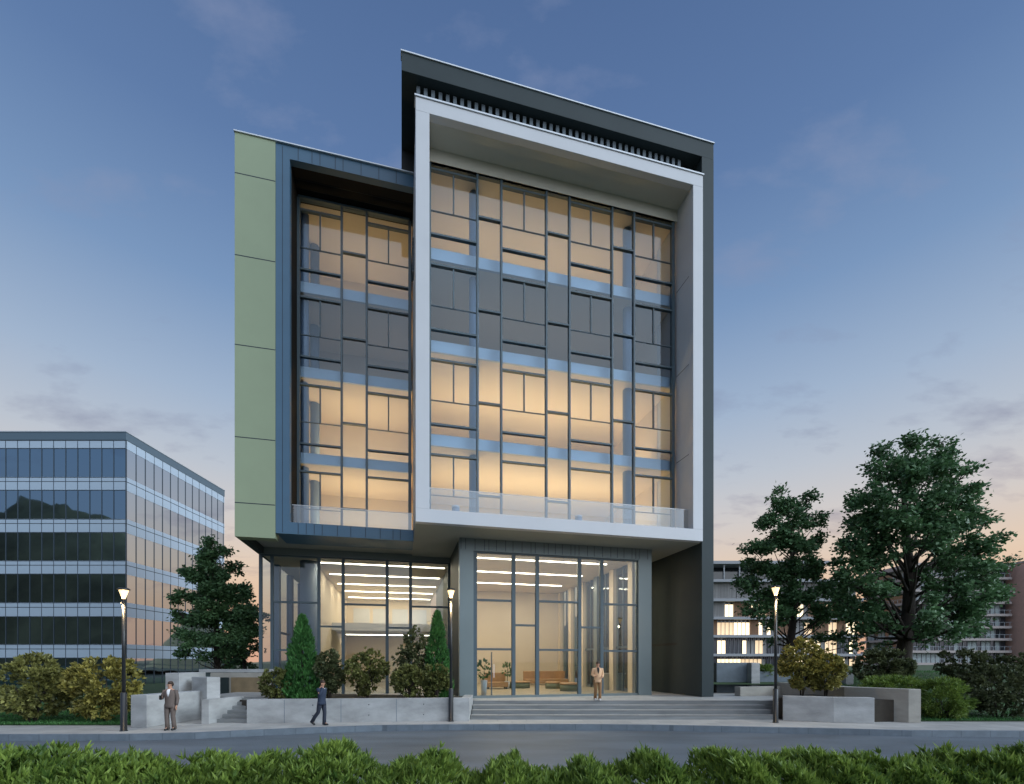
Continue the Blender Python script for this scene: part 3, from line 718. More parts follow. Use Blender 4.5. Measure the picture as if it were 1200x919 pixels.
# ceiling strips
def strips(lst, u0, u1, z, power):
    for v in lst:
        mb = MB(); bx(mb,u0,u1,v-0.028,v+0.028,z-0.04,z-0.004,M['strip']); s_ = mb.build('light_strip', bld)
        area('strip_lamp', L((u0+u1)/2,v,z-0.08), ((u1-u0)*S,0.12), power, (1.0,0.80,0.56), ROT, s_)
strips((4.3,7.7,11.4), 2.5, 10.0, 7.62, 330)

# --- left glazed lobby
vL = 6.1; uL0 = U(304.8,vL); uL1 = U(527,vL)
mb = MB(); bx(mb,uL0,uL1,vL-0.12,vL+0.15,7.64,7.968,P_); mb.build('fascia', bld)
bars([305.6,319,373.8,402.2,453.7,481.1,526.4], vL, FL-0.1, 7.638, [(),(706,762),(734.4,),(708.8,),(736,),(711.4,)], M['lobbyglass'])
VB = 22.0
mb = MB(); bx(mb,uL0+0.2,1.93,VB,VB+0.2,FL,7.9,M['wallin']); mb.build('lobby_back_wall', bld)
mb = MB(); bx(mb,uL0+0.1,1.93,vL+0.16,VB-0.01,7.60,7.75,M['ceil']); mb.build('lobby_ceiling', bld)
mb = MB(); bx(mb,uL0+0.1,1.93,vL+0.16,VB-0.01,FL-0.1,FL,M['floorin']); mb.build('lobby_floor', bld)
mb = MB(); bx(mb,-4.9,1.92,13.5,VB-0.02,4.55,4.85,M['inner']); bx(mb,-4.9,1.92,13.38,13.49,4.50,5.0,M['white']); mb.build('mezzanine', bld)
for v in (18.6,):  # strip light added under the mezzanine to warm the dark space below
    mb = MB(); bx(mb,-4.6,1.7,v-0.03,v+0.03,4.51,4.548,M['strip']); s_ = mb.build('light_strip', bld); area('strip_lamp', L(-1.4,v,4.48), (6.3*S,0.12), 110, (1.0,0.74,0.46), ROT, s_)
mb = MB()
for k in range(4): bx(mb,-4.4+1.55*k,-3.1+1.55*k,VB-0.06,VB-0.012,4.88,6.9,M['white'])
mb.build('door_panel', bld)
mb = MB(); bx(mb,-5.1,-4.92,9,VB-0.02,FL,7.59,M['wallin']); mb.build('partition_wall', bld)
for v in (8.5,11.5,14.5,17.5,20.5):
    mb = MB(); bx(mb,uL0+0.02,uL0+0.32,v-0.2,v+0.2,FL,7.59,M['column']); mb.build('column', bld)
for v in (8.5,11.5,14.5,17.5):
    mb = MB(); bx(mb,uL0+0.1,uL0+0.18,v+0.21,v+2.79,4.0,4.12,M['mull']); f = mb.build('window', bld)
    mb = MB(); bx(mb,uL0+0.13,uL0+0.14,v+0.21,v+2.79,FL,7.59,M['lobbyglass']); mb.build('pane', f)
col(U(362,7.2),7.2,0.42,FL,7.6)
strips((7.2,10.4,13.8,17.0,20.3), -4.6, 1.75, 7.60, 170)

# =================================================================== PODIUM, STEPS, WALLS
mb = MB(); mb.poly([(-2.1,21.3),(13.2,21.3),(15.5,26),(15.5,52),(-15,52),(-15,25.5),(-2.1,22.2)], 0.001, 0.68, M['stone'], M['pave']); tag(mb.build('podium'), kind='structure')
st = thing('entrance_steps', 'wide flight of four grey stone steps up to the lit entrance', 'steps', (4.8,19.8,0))
for k in range(4):
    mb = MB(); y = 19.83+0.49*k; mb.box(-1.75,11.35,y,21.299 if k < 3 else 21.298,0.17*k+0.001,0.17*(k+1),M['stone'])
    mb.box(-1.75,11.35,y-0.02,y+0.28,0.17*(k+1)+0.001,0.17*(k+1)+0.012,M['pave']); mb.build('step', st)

def wall(name, label, pts, z0, z1, m, seams=True):
    """retaining wall that follows a plan outline"""
    cx = sum(p[0] for p in pts)/len(pts); cy = sum(p[1] for p in pts)/len(pts)
    mb = MB(); mb.poly(pts, z0, z1, m)
    if seams:
        (xa,ya),(xb,yb) = pts[0],pts[1]; Ln = math.hypot(xb-xa,yb-ya); n = max(1,int(Ln/1.8)); nx,ny = (yb-ya)/Ln, -(xb-xa)/Ln
        for k in range(1,n+1):
            s_ = (k-0.35)/n; x,y = xa+(xb-xa)*s_, ya+(yb-ya)*s_; tx,ty = (xb-xa)/Ln*0.012,(yb-ya)/Ln*0.012
            if k < n: mb.quadbox([(x-tx+nx*.003,y-ty+ny*.003,z0+.01),(x+tx+nx*.003,y+ty+ny*.003,z0+.01),(x+tx-nx*.01,y+ty-ny*.01,z0+.01),(x-tx-nx*.01,y-ty-ny*.01,z0+.01),
                        (x-tx+nx*.003,y-ty+ny*.003,z1-.01),(x+tx+nx*.003,y+ty+ny*.003,z1-.01),(x+tx-nx*.01,y+ty-ny*.01,z1-.01),(x-tx-nx*.01,y-ty-ny*.01,z1-.01)], M['kerb'])
            for q in (0.3,0.75):
                xx,yy = x+(xb-xa)/n*0.5, y+(yb-ya)/n*0.5
                if xx < max(xa,xb): mb.box(xx-.02,xx+.02,yy+ny*.004-.002,yy+ny*.004+.003,z0+(z1-z0)*q-.02,z0+(z1-z0)*q+.02,M['seam'])
    o = mb.build(name, None, 0.012)
    return tag(o, label, 'wall')
wall('planter_wall','long low concrete planter wall below the left glazed lobby',[(-10.57,18.5),(-1.78,19.35),(-1.80,21.29),(-2.16,21.28),(-2.14,19.70),(-10.57,18.88)],0.001,0.95,M['concrete'])
mb = MB(); mb.poly([(-10.4,18.89),(-2.2,19.71),(-2.2,22.2),(-15.0,25.4),(-12.2,20.4)],0.002,0.82,M['soil']); tag(mb.build('planting_bed'), kind='structure')
# right planter
wall('planter_wall','low pale concrete planter wall right of the steps, carrying the yellow bushes',[(11.38,19.5),(13.0,18.75),(14.45,18.5),(14.45,18.85),(13.1,19.1),(11.6,19.9)],0.001,1.03,M['concrete'])
mb = MB(); mb.poly([(11.5,20.0),(13.1,19.12),(14.5,18.9),(16.3,19.2),(15.2,20.6),(14.8,22.5),(12.5,21.9)],0.002,0.9,M['soil']); tag(mb.build('planting_bed'), kind='structure')
wall('retaining_wall','warm grey concrete wall behind the right planter with a pale end face',[(14.60,20.4),(16.02,18.75),(16.52,18.75),(15.2,20.6),(14.7,25.0),(14.3,25.0)],0.001,1.36,M['concrete_warm'],False)
wall('retaining_wall','long low stone wall behind the podium beneath the lit office block',[(11.8,24.0),(18.2,25.8),(18.2,26.2),(11.7,24.4)],0.68,1.16,M['concrete_warm'],False)
wall('retaining_wall','tall blue grey wall beside the dark fin of the tower',[(11.9,27.0),(14.2,27.0),(14.2,27.4),(11.9,27.4)],0.5,2.42,M['kerb'],False)
wall('retaining_wall','lower blue grey wall running right from the tall wall towards the trees',[(14.2,27.1),(19.2,27.3),(19.2,27.6),(14.2,27.4)],0.5,1.9,M['kerb'],False)
wall('gate_pillar','square pale concrete pillar on the wall beside the lit block',[(13.62,26.4),(14.1,26.4),(14.1,26.9),(13.62,26.9)],0.5,2.4,M['concrete'],False)
wall('gate_pillar','square pale concrete pillar at the end of the terrace behind the yellow bushes',[(19.2,26.7),(19.65,26.7),(19.65,27.2),(19.2,27.2)],0.5,1.85,M['concrete'],False)
# left walls
wall('garden_wall','low concrete wall running back beside the man in the grey suit',[(-14.25,17.35),(-13.65,17.35),(-13.3,20.4),(-13.75,20.4)],0.001,1.22,M['concrete'],False)
wall('garden_wall','tall plain concrete slab behind the man in the grey suit',[(-14.9,19.95),(-14.3,19.95),(-14.25,21.6),(-14.9,21.6)],0.001,1.98,M['concrete'],False)
wall('garden_wall','tall concrete pier left of the small side stair',[(-14.05,20.35),(-12.95,19.7),(-12.6,20.05),(-13.6,20.75)],0.001,1.80,M['concrete'],False)
wall('stair_cheek','narrow low concrete pier at the foot of the side stair',[(-12.28,18.35),(-11.98,18.35),(-11.7,20.3),(-12.1,20.3)],0.001,0.96,M['concrete'],False)
bw_ = wall('garden_wall','long back wall closing the side terrace, brown in the middle',[(-15.6,24.0),(-12.6,24.0),(-12.6,24.3),(-15.6,24.3)],0.3,1.90,M['concrete_warm'],False)
mb = MB(); mb.box(-15.7,-14.62,23.93,23.998,0.7,1.66,M['darkglass_']); mb.build('dark_panel', bw_)
mb = MB(); mb.box(-14.5,-12.65,23.95,23.998,0.7,1.66,M['bronze2']); mb.build('brown_panel', bw_)
mb = MB(); mb.box(-16.2,-12.3,24.02,24.5,1.92,2.08,M['concrete']); tag(mb.build('wall_cap'), 'pale coping beam over the side terrace back wall', 'coping')
ss_ = thing('side_stair','short flight of dark stone steps between two concrete piers left of the planter','steps',(-11.2,19.2,0))
for k in range(6):
    mb = MB(); mb.box(-11.95,-10.60,18.75+0.28*k,20.6,0.15*k+0.001,0.15*(k+1),M['stone']); mb.build('step', ss_)
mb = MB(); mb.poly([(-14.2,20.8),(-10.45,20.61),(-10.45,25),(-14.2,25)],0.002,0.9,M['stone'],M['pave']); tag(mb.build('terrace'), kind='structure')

# =================================================================== LAMP POSTS
def lamp(label, px, py, H, z=0.0):
    p = gp(px, py, z); root = thing('street_lamp', label, 'street lamp', p, 'black street lamps along the kerb')
    x,y,_ = p
    mb = MB(); mb.tube([(x,y,z),(x,y,z+0.03),(x,y,z+0.03),(x,y,z+1.35),(x,y,z+1.38)], [0.12,0.12,0.098,0.098,0.06], M['post'], 16); mb.build('base_sleeve', root)
    mb = MB(); mb.tube([(x,y,z+1.38),(x,y,z+H-0.36)], [0.058,0.05], M['post'], 14); mb.build('pole', root)
    mb = MB(); mb.tube([(x,y,z+H-0.36),(x,y,z+H-0.30),(x,y,z+H-0.05)], [0.05,0.065,0.145], M['lampglow'], 18); hd = mb.build('lamp_head', root)
    mb = MB(); mb.tube([(x,y,z+H-0.05),(x,y,z+H-0.02),(x,y,z+H+0.03)], [0.16,0.20,0.14], M['post'], 18); mb.build('cap', hd)
    l = bpy.data.lights.new('lamp_light','POINT'); l.energy = 120; l.color = (1,0.70,0.36); l.shadow_soft_size = 0.06
    # the bulb hangs on a stub arm facing the street
    mb = MB(); mb.tube([(x,y-0.10,z+H-0.44),(x,y-0.10,z+H-0.52)], [0.02,0.03], M['post'], 8); mb.build('bulb_holder', root)
    lo = bpy.data.objects.new('lamp_light', l); C.objects.link(lo); lo.parent = root; lo.location = (0,-0.10,H-0.60)
lamp('lit street lamp left, standing beside the man in the grey suit',145,856.8,5.05)
lamp('lit street lamp in front of the planter wall between the two lobbies',528.5,845.5,5.45)
lamp('lit street lamp right, in front of the yellow bushes beyond the steps',909,847.0,5.50)

# =================================================================== NEIGHBOUR: glass block on the left
def wavy_glass(name, col):
    m = bpy.data.materials.new(name); m.use_nodes = True; t = m.node_tree; b = t.nodes['Principled BSDF']
    b.inputs['Metallic'].default_value = 1; b.inputs['Base Color'].default_value = (*col,1); b.inputs['Roughness'].default_value = 0.02
    g = t.nodes.new('ShaderNodeTexCoord'); n = t.nodes.new('ShaderNodeTexNoise'); n.inputs['Scale'].default_value = 0.35; n.inputs['Detail'].default_value = 1.5
    t.links.new(g.outputs['Object'], n.inputs['Vector']); bp = t.nodes.new('ShaderNodeBump'); bp.inputs['Strength'].default_value = 0.12; bp.inputs['Distance'].default_value = 0.08
    t.links.new(n.outputs['Fac'], bp.inputs['Height']); t.links.new(bp.outputs[0], b.inputs['Normal']); return m
M['lbglass'] = wavy_glass('mirror_glass', (0.19,0.28,0.36)); M['lbglass_skylit'] = wavy_glass('mirror_glass_skylit', (0.48,0.57,0.68))  # side copy of the same glass, brighter sky reflection put into its colour
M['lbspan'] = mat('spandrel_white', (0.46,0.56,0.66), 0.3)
M['lbline'] = mat('spandrel_joint', (0.05,0.07,0.09), 0.5)
M['lbpar'] = mat('parapet_metal', (0.10,0.15,0.19), 0.4)
XL0, XL1, YL0, YL1 = -70.0, -34.1, 41.0, 55.0
lb = thing('glass_office_block','wide low office block with dark mirror windows and white bands, far left','office building',((XL0+XL1)/2,YL0,0))
mb = MB(); mb.box(XL0+0.3,XL1-0.3,YL0+0.3,YL1,-0.3,22.3,M['lbpar']); mb.build('body', lb)
mb = MB(); mb.box(XL0,XL1+0.06,YL0-0.06,YL1,22.05,22.75,M['lbpar']); mb.build('parapet', lb)
mb = MB(); mb.box(XL0,XL1+0.1,YL0-0.1,YL1+0.1,22.753,22.82,M['cope']); mb.build('coping', lb)
rows = [(18.8,21.29),(15.1,17.6),(11.42,13.87),(7.72,10.2),(4.03,6.44),(0.2,2.79)]
nxm = int((XL1-XL0)/1.06); nym = int((YL1-YL0)/1.06)
for i,(z0,z1) in enumerate(rows):
    top = 22.05 if i == 0 else rows[i-1][0]
    for face in (0,1):
        mb = MB()   # window band with its own mullions
        if face == 0:
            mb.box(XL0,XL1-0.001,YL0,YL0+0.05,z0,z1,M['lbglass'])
            for k in range(nxm+1): x = XL1-k*1.06; mb.box(x-0.03,x+0.03,YL0-0.03,YL0+0.01,z0,z1,M['lbline'])
        else:
            mb.box(XL1-0.05,XL1,YL0+0.051,YL1,z0,z1,M['lbglass_skylit'])
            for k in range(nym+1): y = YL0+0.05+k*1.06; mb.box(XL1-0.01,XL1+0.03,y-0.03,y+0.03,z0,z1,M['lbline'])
        mb.build('window_band', lb)
        mb = MB()
        if face == 0:
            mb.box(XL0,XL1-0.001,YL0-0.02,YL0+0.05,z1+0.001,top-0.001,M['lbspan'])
            if i: zl = z1+(top-z1)*0.66; mb.box(XL0,XL1,YL0-0.025,YL0-0.018,zl-0.03,zl+0.03,M['lbline'])
            for zl in (z1+0.03,top-0.04): mb.box(XL0,XL1,YL0-0.026,YL0-0.018,zl-0.03,zl+0.03,M['lbline'])
            for k in range(nxm+1): x = XL1-k*1.06; mb.box(x-0.025,x+0.025,YL0-0.03,YL0-0.019,z1,top,M['lbline'])
        else:
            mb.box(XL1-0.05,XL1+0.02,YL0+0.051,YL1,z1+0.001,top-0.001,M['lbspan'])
            if i: zl = z1+(top-z1)*0.66; mb.box(XL1+0.018,XL1+0.025,YL0,YL1,zl-0.03,zl+0.03,M['lbline'])
            for k in range(nym+1): y = YL0+0.05+k*1.06; mb.box(XL1+0.019,XL1+0.03,y-0.025,y+0.025,z1,top,M['lbline'])
        mb.build('spandrel', lb)

# =================================================================== NEIGHBOUR: low block with timber screens
M['timber'] = mat('timber_screen', (0.30,0.17,0.10), 0.7, noise=0.35, nscale=3.0, stretch=(3,1,0.05))
M['greyslat'] = mat('grey_screen', (0.30,0.29,0.28), 0.7, noise=0.3, nscale=3.0, stretch=(3,1,0.05))
M['bslab'] = mat('pale_slab', (0.33,0.34,0.36), 0.7)
M['darkglass'] = mat('dark_window', (0.03,0.04,0.05), 0.08, spec=0.8)
M['litwin'] = emis('lit_window', (1.0,0.80,0.52), 1.6)
M['litwin2'] = emis('lit_window_soft', (1.0,0.72,0.44), 0.7)
Yb = 85.0; xa, xb = 20.0, 63.3
b1_ = thing('timber_screen_block','low wide office block with timber screens and scattered lit windows behind the right lamp','office building',((xa+xb)/2,Yb,0))
mb = MB(); mb.box(xa,xb,Yb+0.6,Yb+16,-0.3,17.2,M['darkglass']); mb.box(xa,xb-8,Yb+2.5,Yb+15,17.2,20.2,M['darkglass']); mb.build('body', b1_)
mb = MB(); mb.box(xa,xb-6,Yb-1.2,Yb+16,20.2,20.75,M['bslab']); mb.build('roof', b1_)
for x in (38.5,41.3,44.2,47.5,51,54.5): 
    mb = MB(); mb.box(x-.1,x+.1,Yb-0.8,Yb-0.6,17.55,20.2,M['bslab']); mb.build('roof_post', b1_)
lv = [17.3,13.8,10.5,7.2,3.8,0.4]; rs = random.Random(11)
for i,z in enumerate(lv):
    mb = MB(); mb.box(xa,xb+0.4,Yb-0.9,Yb+0.6,z-0.3,z+0.18,M['bslab']); mb.build('floor_edge', b1_)
    if i == 0: continue
    z1 = lv[i-1]-0.3; x = 36.0; k = 0
    while x < xb-0.5:
        wd = rs.choice([1.6,2.2,3.0]); kind = {1:['g','g','g','g'],2:['g','lit','t','lit','t'],3:['t','lit','lit','t','lit'],4:['d','lit','d','lit','lit'],5:['d','lit','lit','lit','lit']}[i][k % (4 if i == 1 else 5)]
        x2 = min(xb,x+wd); mb = MB()
        if kind in 'gt':
            n = int((x2-x)/0.22)
            for q in range(n): mb.box(x+q*0.22,x+q*0.22+0.14,Yb-0.1,Yb+0.05,z+0.185,z1,M['timber'] if kind == 't' else M['greyslat'])
            mb.box(x,x2,Yb+0.1,Yb+0.2,z+0.185,z1,M['timber'] if kind == 't' else M['greyslat'])
            mb.build('screen', b1_)
        else:
            m_ = rs.choice([M['litwin'],M['litwin2']]) if kind == 'lit' else M['darkglass']
            n = max(2,int((x2-x)/0.7)); 
            for q in range(n): mb.box(x+q*(x2-x)/n+0.03,x+(q+1)*(x2-x)/n-0.03,Yb+0.2,Yb+0.3,z+0.2,z1-0.5,m_ if rs.random() < 0.75 or kind == 'd' else M['greyslat'])
            for q in range(n+1): mb.box(x+q*(x2-x)/n-0.03,x+q*(x2-x)/n+0.03,Yb+0.1,Yb+0.35,z+0.185,z1,M['bslab'])
            mb.build('window', b1_)
        x = x2; k += 1

# =================================================================== NEIGHBOUR: balcony block
M['balc'] = mat('balcony_slab', (0.44,0.38,0.36), 0.8, noise=0.1)
M['rail2'] = mat('balcony_rail', (0.36,0.40,0.44), 0.5)
M['curtain'] = mat('window_curtain', (0.40,0.46,0.46), 0.9, noise=0.15)
X0,X1,Y0,Y1 = 94.6,118.5,110.0,126.0
b2_ = thing('balcony_block','grey slab block with long rows of balconies behind the big tree','apartment building',((X0+X1)/2,Y0,0))
mb = MB(); mb.box(X0+1.5,X1,Y0+1.5,Y1,-1,25.2,M['darkglass']); mb.build('body', b2_)
zs = [2.05+2.9*k for k in range(9)]; rs = random.Random(4)
for z in zs:
    mb = MB(); mb.box(X0,X1,Y0,Y0+1.5,z-0.3,z+0.25,M['balc']); mb.box(X0,X0+1.5,Y0+1.5,Y1,z-0.3,z+0.25,M['balc']); bl = mb.build('balcony', b2_)
    if z > 25: continue
    mb = MB(); mb.box(X0,X1,Y0+0.02,Y0+0.07,z+1.1,z+1.17,M['rail2']); mb.box(X0+0.02,X0+0.07,Y0,Y1,z+1.1,z+1.17,M['rail2'])
    n = int((X1-X0)/1.3)
    for q in range(n+1): x = X0+0.05+q*1.3; mb.box(x-.04,x+.04,Y0+.03,Y0+.09,z+.25,z+1.1,M['rail2'])
    for q in range(12): y = Y0+0.05+q*1.3; mb.box(X0+.03,X0+.09,y-.04,y+.04,z+.25,z+1.1,M['rail2'])
    mb.build('railing', bl)
    mb = MB(); n = 20
    for q in range(n):
        if rs.random() < 0.42: x = X0+1.6+q*1.1; mb.box(x,x+0.9,Y0+1.42,Y0+1.48,z+0.26,z+2.5,M['curtain'])
        x = X0+1.55+q*1.1; mb.box(x-.05,x+.05,Y0+1.38,Y0+1.49,z+.26,z+2.6,M['bslab'])
    for q in range(12):
        if rs.random() < 0.4: y = Y0+1.6+q*1.15; mb.box(X0+1.42,X0+1.48,y,y+0.95,z+0.26,z+2.5,M['curtain'])
    mb.box(X0+1.5,X1-0.2,Y0+1.36,Y0+1.49,z+2.5,z+2.62,M['bslab']); mb.box(X0+1.36,X0+1.49,Y0+1.5,Y1-0.2,z+2.5,z+2.62,M['bslab'])
    mb.build('window', b2_)
mb = MB(); mb.box(X0+0.6,X1,Y0+0.6,Y1,25.55,26.1,M['balc']); mb.build('roof', b2_)
M['pink'] = mat('pink_render', (0.70,0.42,0.33), 0.8, noise=0.08)
b3_ = thing('pink_apartment_block','pinkish rendered block cut off by the right picture edge','apartment building',(132,113,0))
mb = MB(); mb.box(119.2,150,108,124,-1,25.6,M['pink']); mb.build('wall', b3_)
mb = MB(); mb.box(119,150.2,107.8,124.2,25.603,26.0,M['balc']); mb.build('roof', b3_)
for i in range(7):
    for k in range(5):
        mb = MB(); z = 2.6+3.1*i; x = 120.2+3.2*k; mb.box(x,x+2.3,107.94,107.99,z,z+1.8,M['darkglass'] if (i<4) else M['balc']); mb.box(x-.1,x+2.4,107.9,107.99,z-.12,z-.003,M['bslab']); mb.build('window', b3_)

# =================================================================== TREES
BIG = [(1028,527,12),(1032,548,18),(1072,520,14),(1078,542,20),(1108,517,12),(1106,540,17),(1052,566,24),(1085,566,24),(1118,562,20),(1136,552,11),
 (1008,580,14),(1030,592,24),(1062,600,26),(1098,594,26),(1130,586,18),(1146,580,10),(1002,612,16),(1028,626,24),(1082,630,26),(1116,622,22),(1142,606,15),(1162,610,12),
 (990,640,18),(1012,656,24),(1096,656,22),(1132,650,24),(1158,640,18),(978,662,12),(998,684,22),(1028,690,20),(1120,684,24),(1150,676,22),(1174,668,14),(1190,658,7),
 (982,706,16),(1008,716,22),(1036,730,18),(1092,712,20),(1122,716,22),(1154,706,22),(1178,694,14),(1004,742,12),(1034,756,8),(1084,740,13),(1112,740,16),(1142,732,14)]
BIG = [(1061+(a-1061)*0.94, b, r) for a,b,r in BIG]
tree_lobes('broadleaf_tree','tallest broad tree with a wide spreading dark green crown, far right',1061,1.5,30,BIG,34000,12,M['leaf_tree'],0.27,0.40,508)
MID = [(914,580,10),(920,596,14),(950,584,9),(946,600,12),(896,610,13),(928,618,18),(956,612,11),(903,634,18),(938,642,18),(880,642,9),(962,636,12),(888,662,15),(918,668,20),(950,668,17),
 (878,684,13),(903,696,18),(940,698,20),(970,690,14),(884,712,13),(918,718,14),(966,720,15),(988,706,13),(950,730,9),(900,732,7),(960,746,8),(986,748,9),(1000,756,6),(905,752,5)]
tree_lobes('broadleaf_tree','upright mid sized tree right behind the lamp beyond the steps',927,1.5,33,MID,21000,5,M['leaf_tree'],0.26,0.26,572)
LFT = [(246,636,8),(240,652,13),(263,648,9),(226,672,13),(252,674,17),(276,666,9),(214,698,12),(240,700,18),(268,696,16),(290,690,9),(208,720,10),(230,726,16),(258,724,18),(284,718,13),
 (224,750,12),(250,748,13),(278,744,14),(210,742,8),(292,736,9),(238,768,6),(216,764,8),(262,766,7),(282,764,7)]
tree_lobes('broadleaf_tree','full green tree between the mirror glass block and the green panel',256,0.3,30,LFT,27000,9,M['leaf_tree2'],0.21,0.17,628)
tree('small_tree','thin small tree standing behind the side terrace wall left of the lobby',288,0.5,690,36,18,0.30,5000,21,M['leaf_tree2'],leaf=0.22,r0=0.12,nlimb=9)
tree('small_tree','low dark tree under the green panel behind the garden wall',268,0.5,735,39,20,0.25,5000,22,M['leaf_tree2'],leaf=0.22,r0=0.12,nlimb=9)

# =================================================================== BUSHES
bush('bush','large olive bush cut off by the left picture edge',-70,8,774,846,19.5,M['leaf_olive'],1500,seed=31)
bush('bush','round olive bush second from the left edge on the lawn',2,76,771,850,18.7,M['leaf_olive'],1900,seed=32)
bush('bush','round yellow green bush directly behind the left street lamp',84,163,771,849,18.9,M['leaf_gold'],1900,seed=33)
bush('bush','dark olive bush filling the gap between the two round bushes on the left lawn',50,108,786,838,22.5,M['leaf_dark'],1000,seed=34)
PB = dict(leaf=0.15)
bush('bush','small rounded bush at the left end of the planter below the glass corner',306,339,785,821,20.4,M['leaf_planter'],650,seed=41,**PB)
bush('bush','dark olive bush just right of the left conifer in the planter',368,403,762,819,21.0,M['leaf_dark'],900,seed=42,**PB)
bush('bush','rounded olive bush alone in the middle of the planter',405,453,762,819,21.2,M['leaf_planter'],1200,seed=43,**PB)
bush('bush','tall dark olive bush left of the right conifer in the planter',462,503,741,819,21.5,M['leaf_dark'],1300,seed=44,**PB)
bush('bush','low yellow green bush at the foot of the tall dark bush',458,500,780,820,20.6,M['leaf_planter'],800,seed=45,**PB)
bush('bush','small round bush behind the middle lamp post at the planter end',494,529,779,820,20.8,M['leaf_planter'],750,seed=46,**PB)
conifer('conifer','dark pointed conifer at the left of the planter',335,374,721,820,20.9,2600,51)
conifer('conifer','narrow bright pointed conifer close to the middle lamp post',497,528,716,820,21.6,2300,52)
bush('bush','tall yellow bush in the right planter directly beside the lamp post',912,966,752,814,20.0,M['leaf_gold'],1500,seed=61,**PB)
bush('bush','lower yellow bush at the right of the taller yellow bush',944,989,768,814,19.8,M['leaf_gold'],1100,seed=62,**PB)
bush('bush','dark round bush under the left side of the big tree',1001,1062,762,806,25,M['leaf_dark'],1500,seed=63,leaf=0.2)
bush('bush','dark round bush right of the big tree trunk in the back row',1103,1160,763,806,26,M['leaf_dark'],1500,seed=64,leaf=0.16)
bush('bush','big loose grey green bush at the edge of the right pavement',1126,1212,782,843,20.3,M['leaf_dark'],2200,seed=65,leaf=0.15)
bush('bush','dark bush in the back row cut off by the right picture edge',1164,1230,768,815,24,M['leaf_dark'],1400,seed=66,leaf=0.16)
bush('juniper','bright green feathery juniper against the end of the concrete wall',1076,1132,797,847,19.9,M['leaf_bright'],1800,seed=67,leaf=0.2,wide=0.2,cat='shrub')
bush('juniper','low bright green juniper spilling over the top of the warm concrete wall',1012,1084,795,812,21.3,M['leaf_bright'],1500,seed=68,leaf=0.18,wide=0.2,cat='shrub',base_z=0.9)
bush('juniper','small clipped green hedge tuft between the pillars behind the yellow bushes',884,908,780,792,27.5,M['leaf_bright'],500,seed=69,leaf=0.16,wide=0.25,cat='shrub',base_z=1.5)

# front hedge
def hedge():
    rs = np.random.RandomState(77)
    root = thing('hedge','long leafy green hedge running across the bottom of the picture','hedge',(0,6,-0.25))
    n = 20000
    X = rs.uniform(-9.5,9.5,n); Yv = rs.uniform(4.9,6.6,n)
    pk = [(30,14),(120,12),(225,8),(300,9),(385,17),(470,8),(505,12),(600,10),(690,8),(765,12),(860,12),(905,10),(965,14),(1040,10),(1110,8),(1160,14),(-60,12),(1260,14)]
    px = 600+X/5.7*F
    h = np.full(n, 0.93)
    for p,a in pk: h = np.maximum(h, 0.965+a*0.0225-np.abs(px-p)**1.5*0.0016)
    h += 0.035*np.sin(px*0.09)+0.03*np.sin(px*0.23+1)+0.025*np.sin(px*0.41+Yv*3)+np.abs(rs.normal(0,0.045,n))-0.02
    h -= ((Yv-5.7)/0.95)**2*0.16
    Z = np.where(rs.rand(n) < 0.62, h-np.abs(rs.normal(0,0.06,n)), h-rs.uniform(0,0.9,n))
    tips = np.stack([X,Yv,Z],1); outd = np.stack([rs.normal(0,.3,n), rs.normal(0,.3,n)+(Yv-5.7)*0.5, np.ones(n)],1)
    c, dd = rosettes(tips, outd, rs, 8, 0.62)
    leaf_object('foliage', c, dd, rs.uniform(0.07,0.15,len(c)), 0.030, M['leaf_hedge'], root, rs)
    mb = MB()
    for k in range(60):
        x = -9.3+k*0.315; mb.tube([(x,5.75,-0.3),(x+rs.normal(0,.05),5.75+rs.normal(0,.1),0.5),(x+rs.normal(0,.15),5.75+rs.normal(0,.25),1.05)],[0.02,0.015,0.006],M['bark'],5)
    mb.build('stem', root)
hedge()

# =================================================================== LOBBY FURNITURE
ZF = EYE+(FL+0.02-EYE)*S
def wp(px, v): p = L(U(px,v),v,FL+0.02); return p.x, p.y
def rb(mb, cx, cy, z0, z1, wx, wy, m):
    T = lambda x,y,z: Vector((cx+x*cu-y*su, cy+x*su+y*cu, z)); mb.box(-wx/2,wx/2,-wy/2,wy/2,z0,z1,m,T=T)
def sofa(label, px, v, wid):
    x,y = wp(px,v); r = thing('sofa',label,'sofa',(x,y,ZF)); 
    mb = MB(); rb(mb,x,y,ZF+0.12,ZF+0.45,wid,0.85,M['sofa']); mb.build('seat', r, 0.04)
    mb = MB(); T = lambda a,b: (x+a*cu-b*su, y+a*su+b*cu); c = T(0,0.5); rb(mb,c[0],c[1],ZF+0.12,ZF+1.05,wid,0.2,M['sofa']); mb.build('backrest', r, 0.04)
    mb = MB()
    for a in (-wid/2+0.1,wid/2-0.1): c = T(a,0); rb(mb,c[0],c[1],ZF,ZF+0.12,0.1,0.7,M['mull'])
    mb.build('leg', r)
sofa('tan leather bench sofa against the lobby back wall',640,12.6,3.4)
sofa('tan leather chair sofa beside the door plants',582,8.6,1.4)
def ottoman(label,px,v,rad,h):
    x,y = wp(px,v); r = thing('ottoman',label,'ottoman',(x,y,ZF))
    mb = MB(); mb.tube([(x,y,ZF),(x,y,ZF+h*0.8)],[rad,rad],M['sage'],24); mb.build('base', r)
    mb = MB(); mb.tube([(x,y,ZF+h*0.8+.001),(x,y,ZF+h*0.9),(x,y,ZF+h)],[rad*1.03,rad*1.04,rad*0.96],M['sofa'],24); mb.build('cushion', r)
ottoman('wide green ottoman in front of the long tan sofa',608,9.2,0.75,0.46)
ottoman('round green ottoman right of the long tan sofa',648,8.0,0.5,0.45)
ottoman('larger dark ottoman nearest the lobby columns',668,5.6,0.62,0.5)
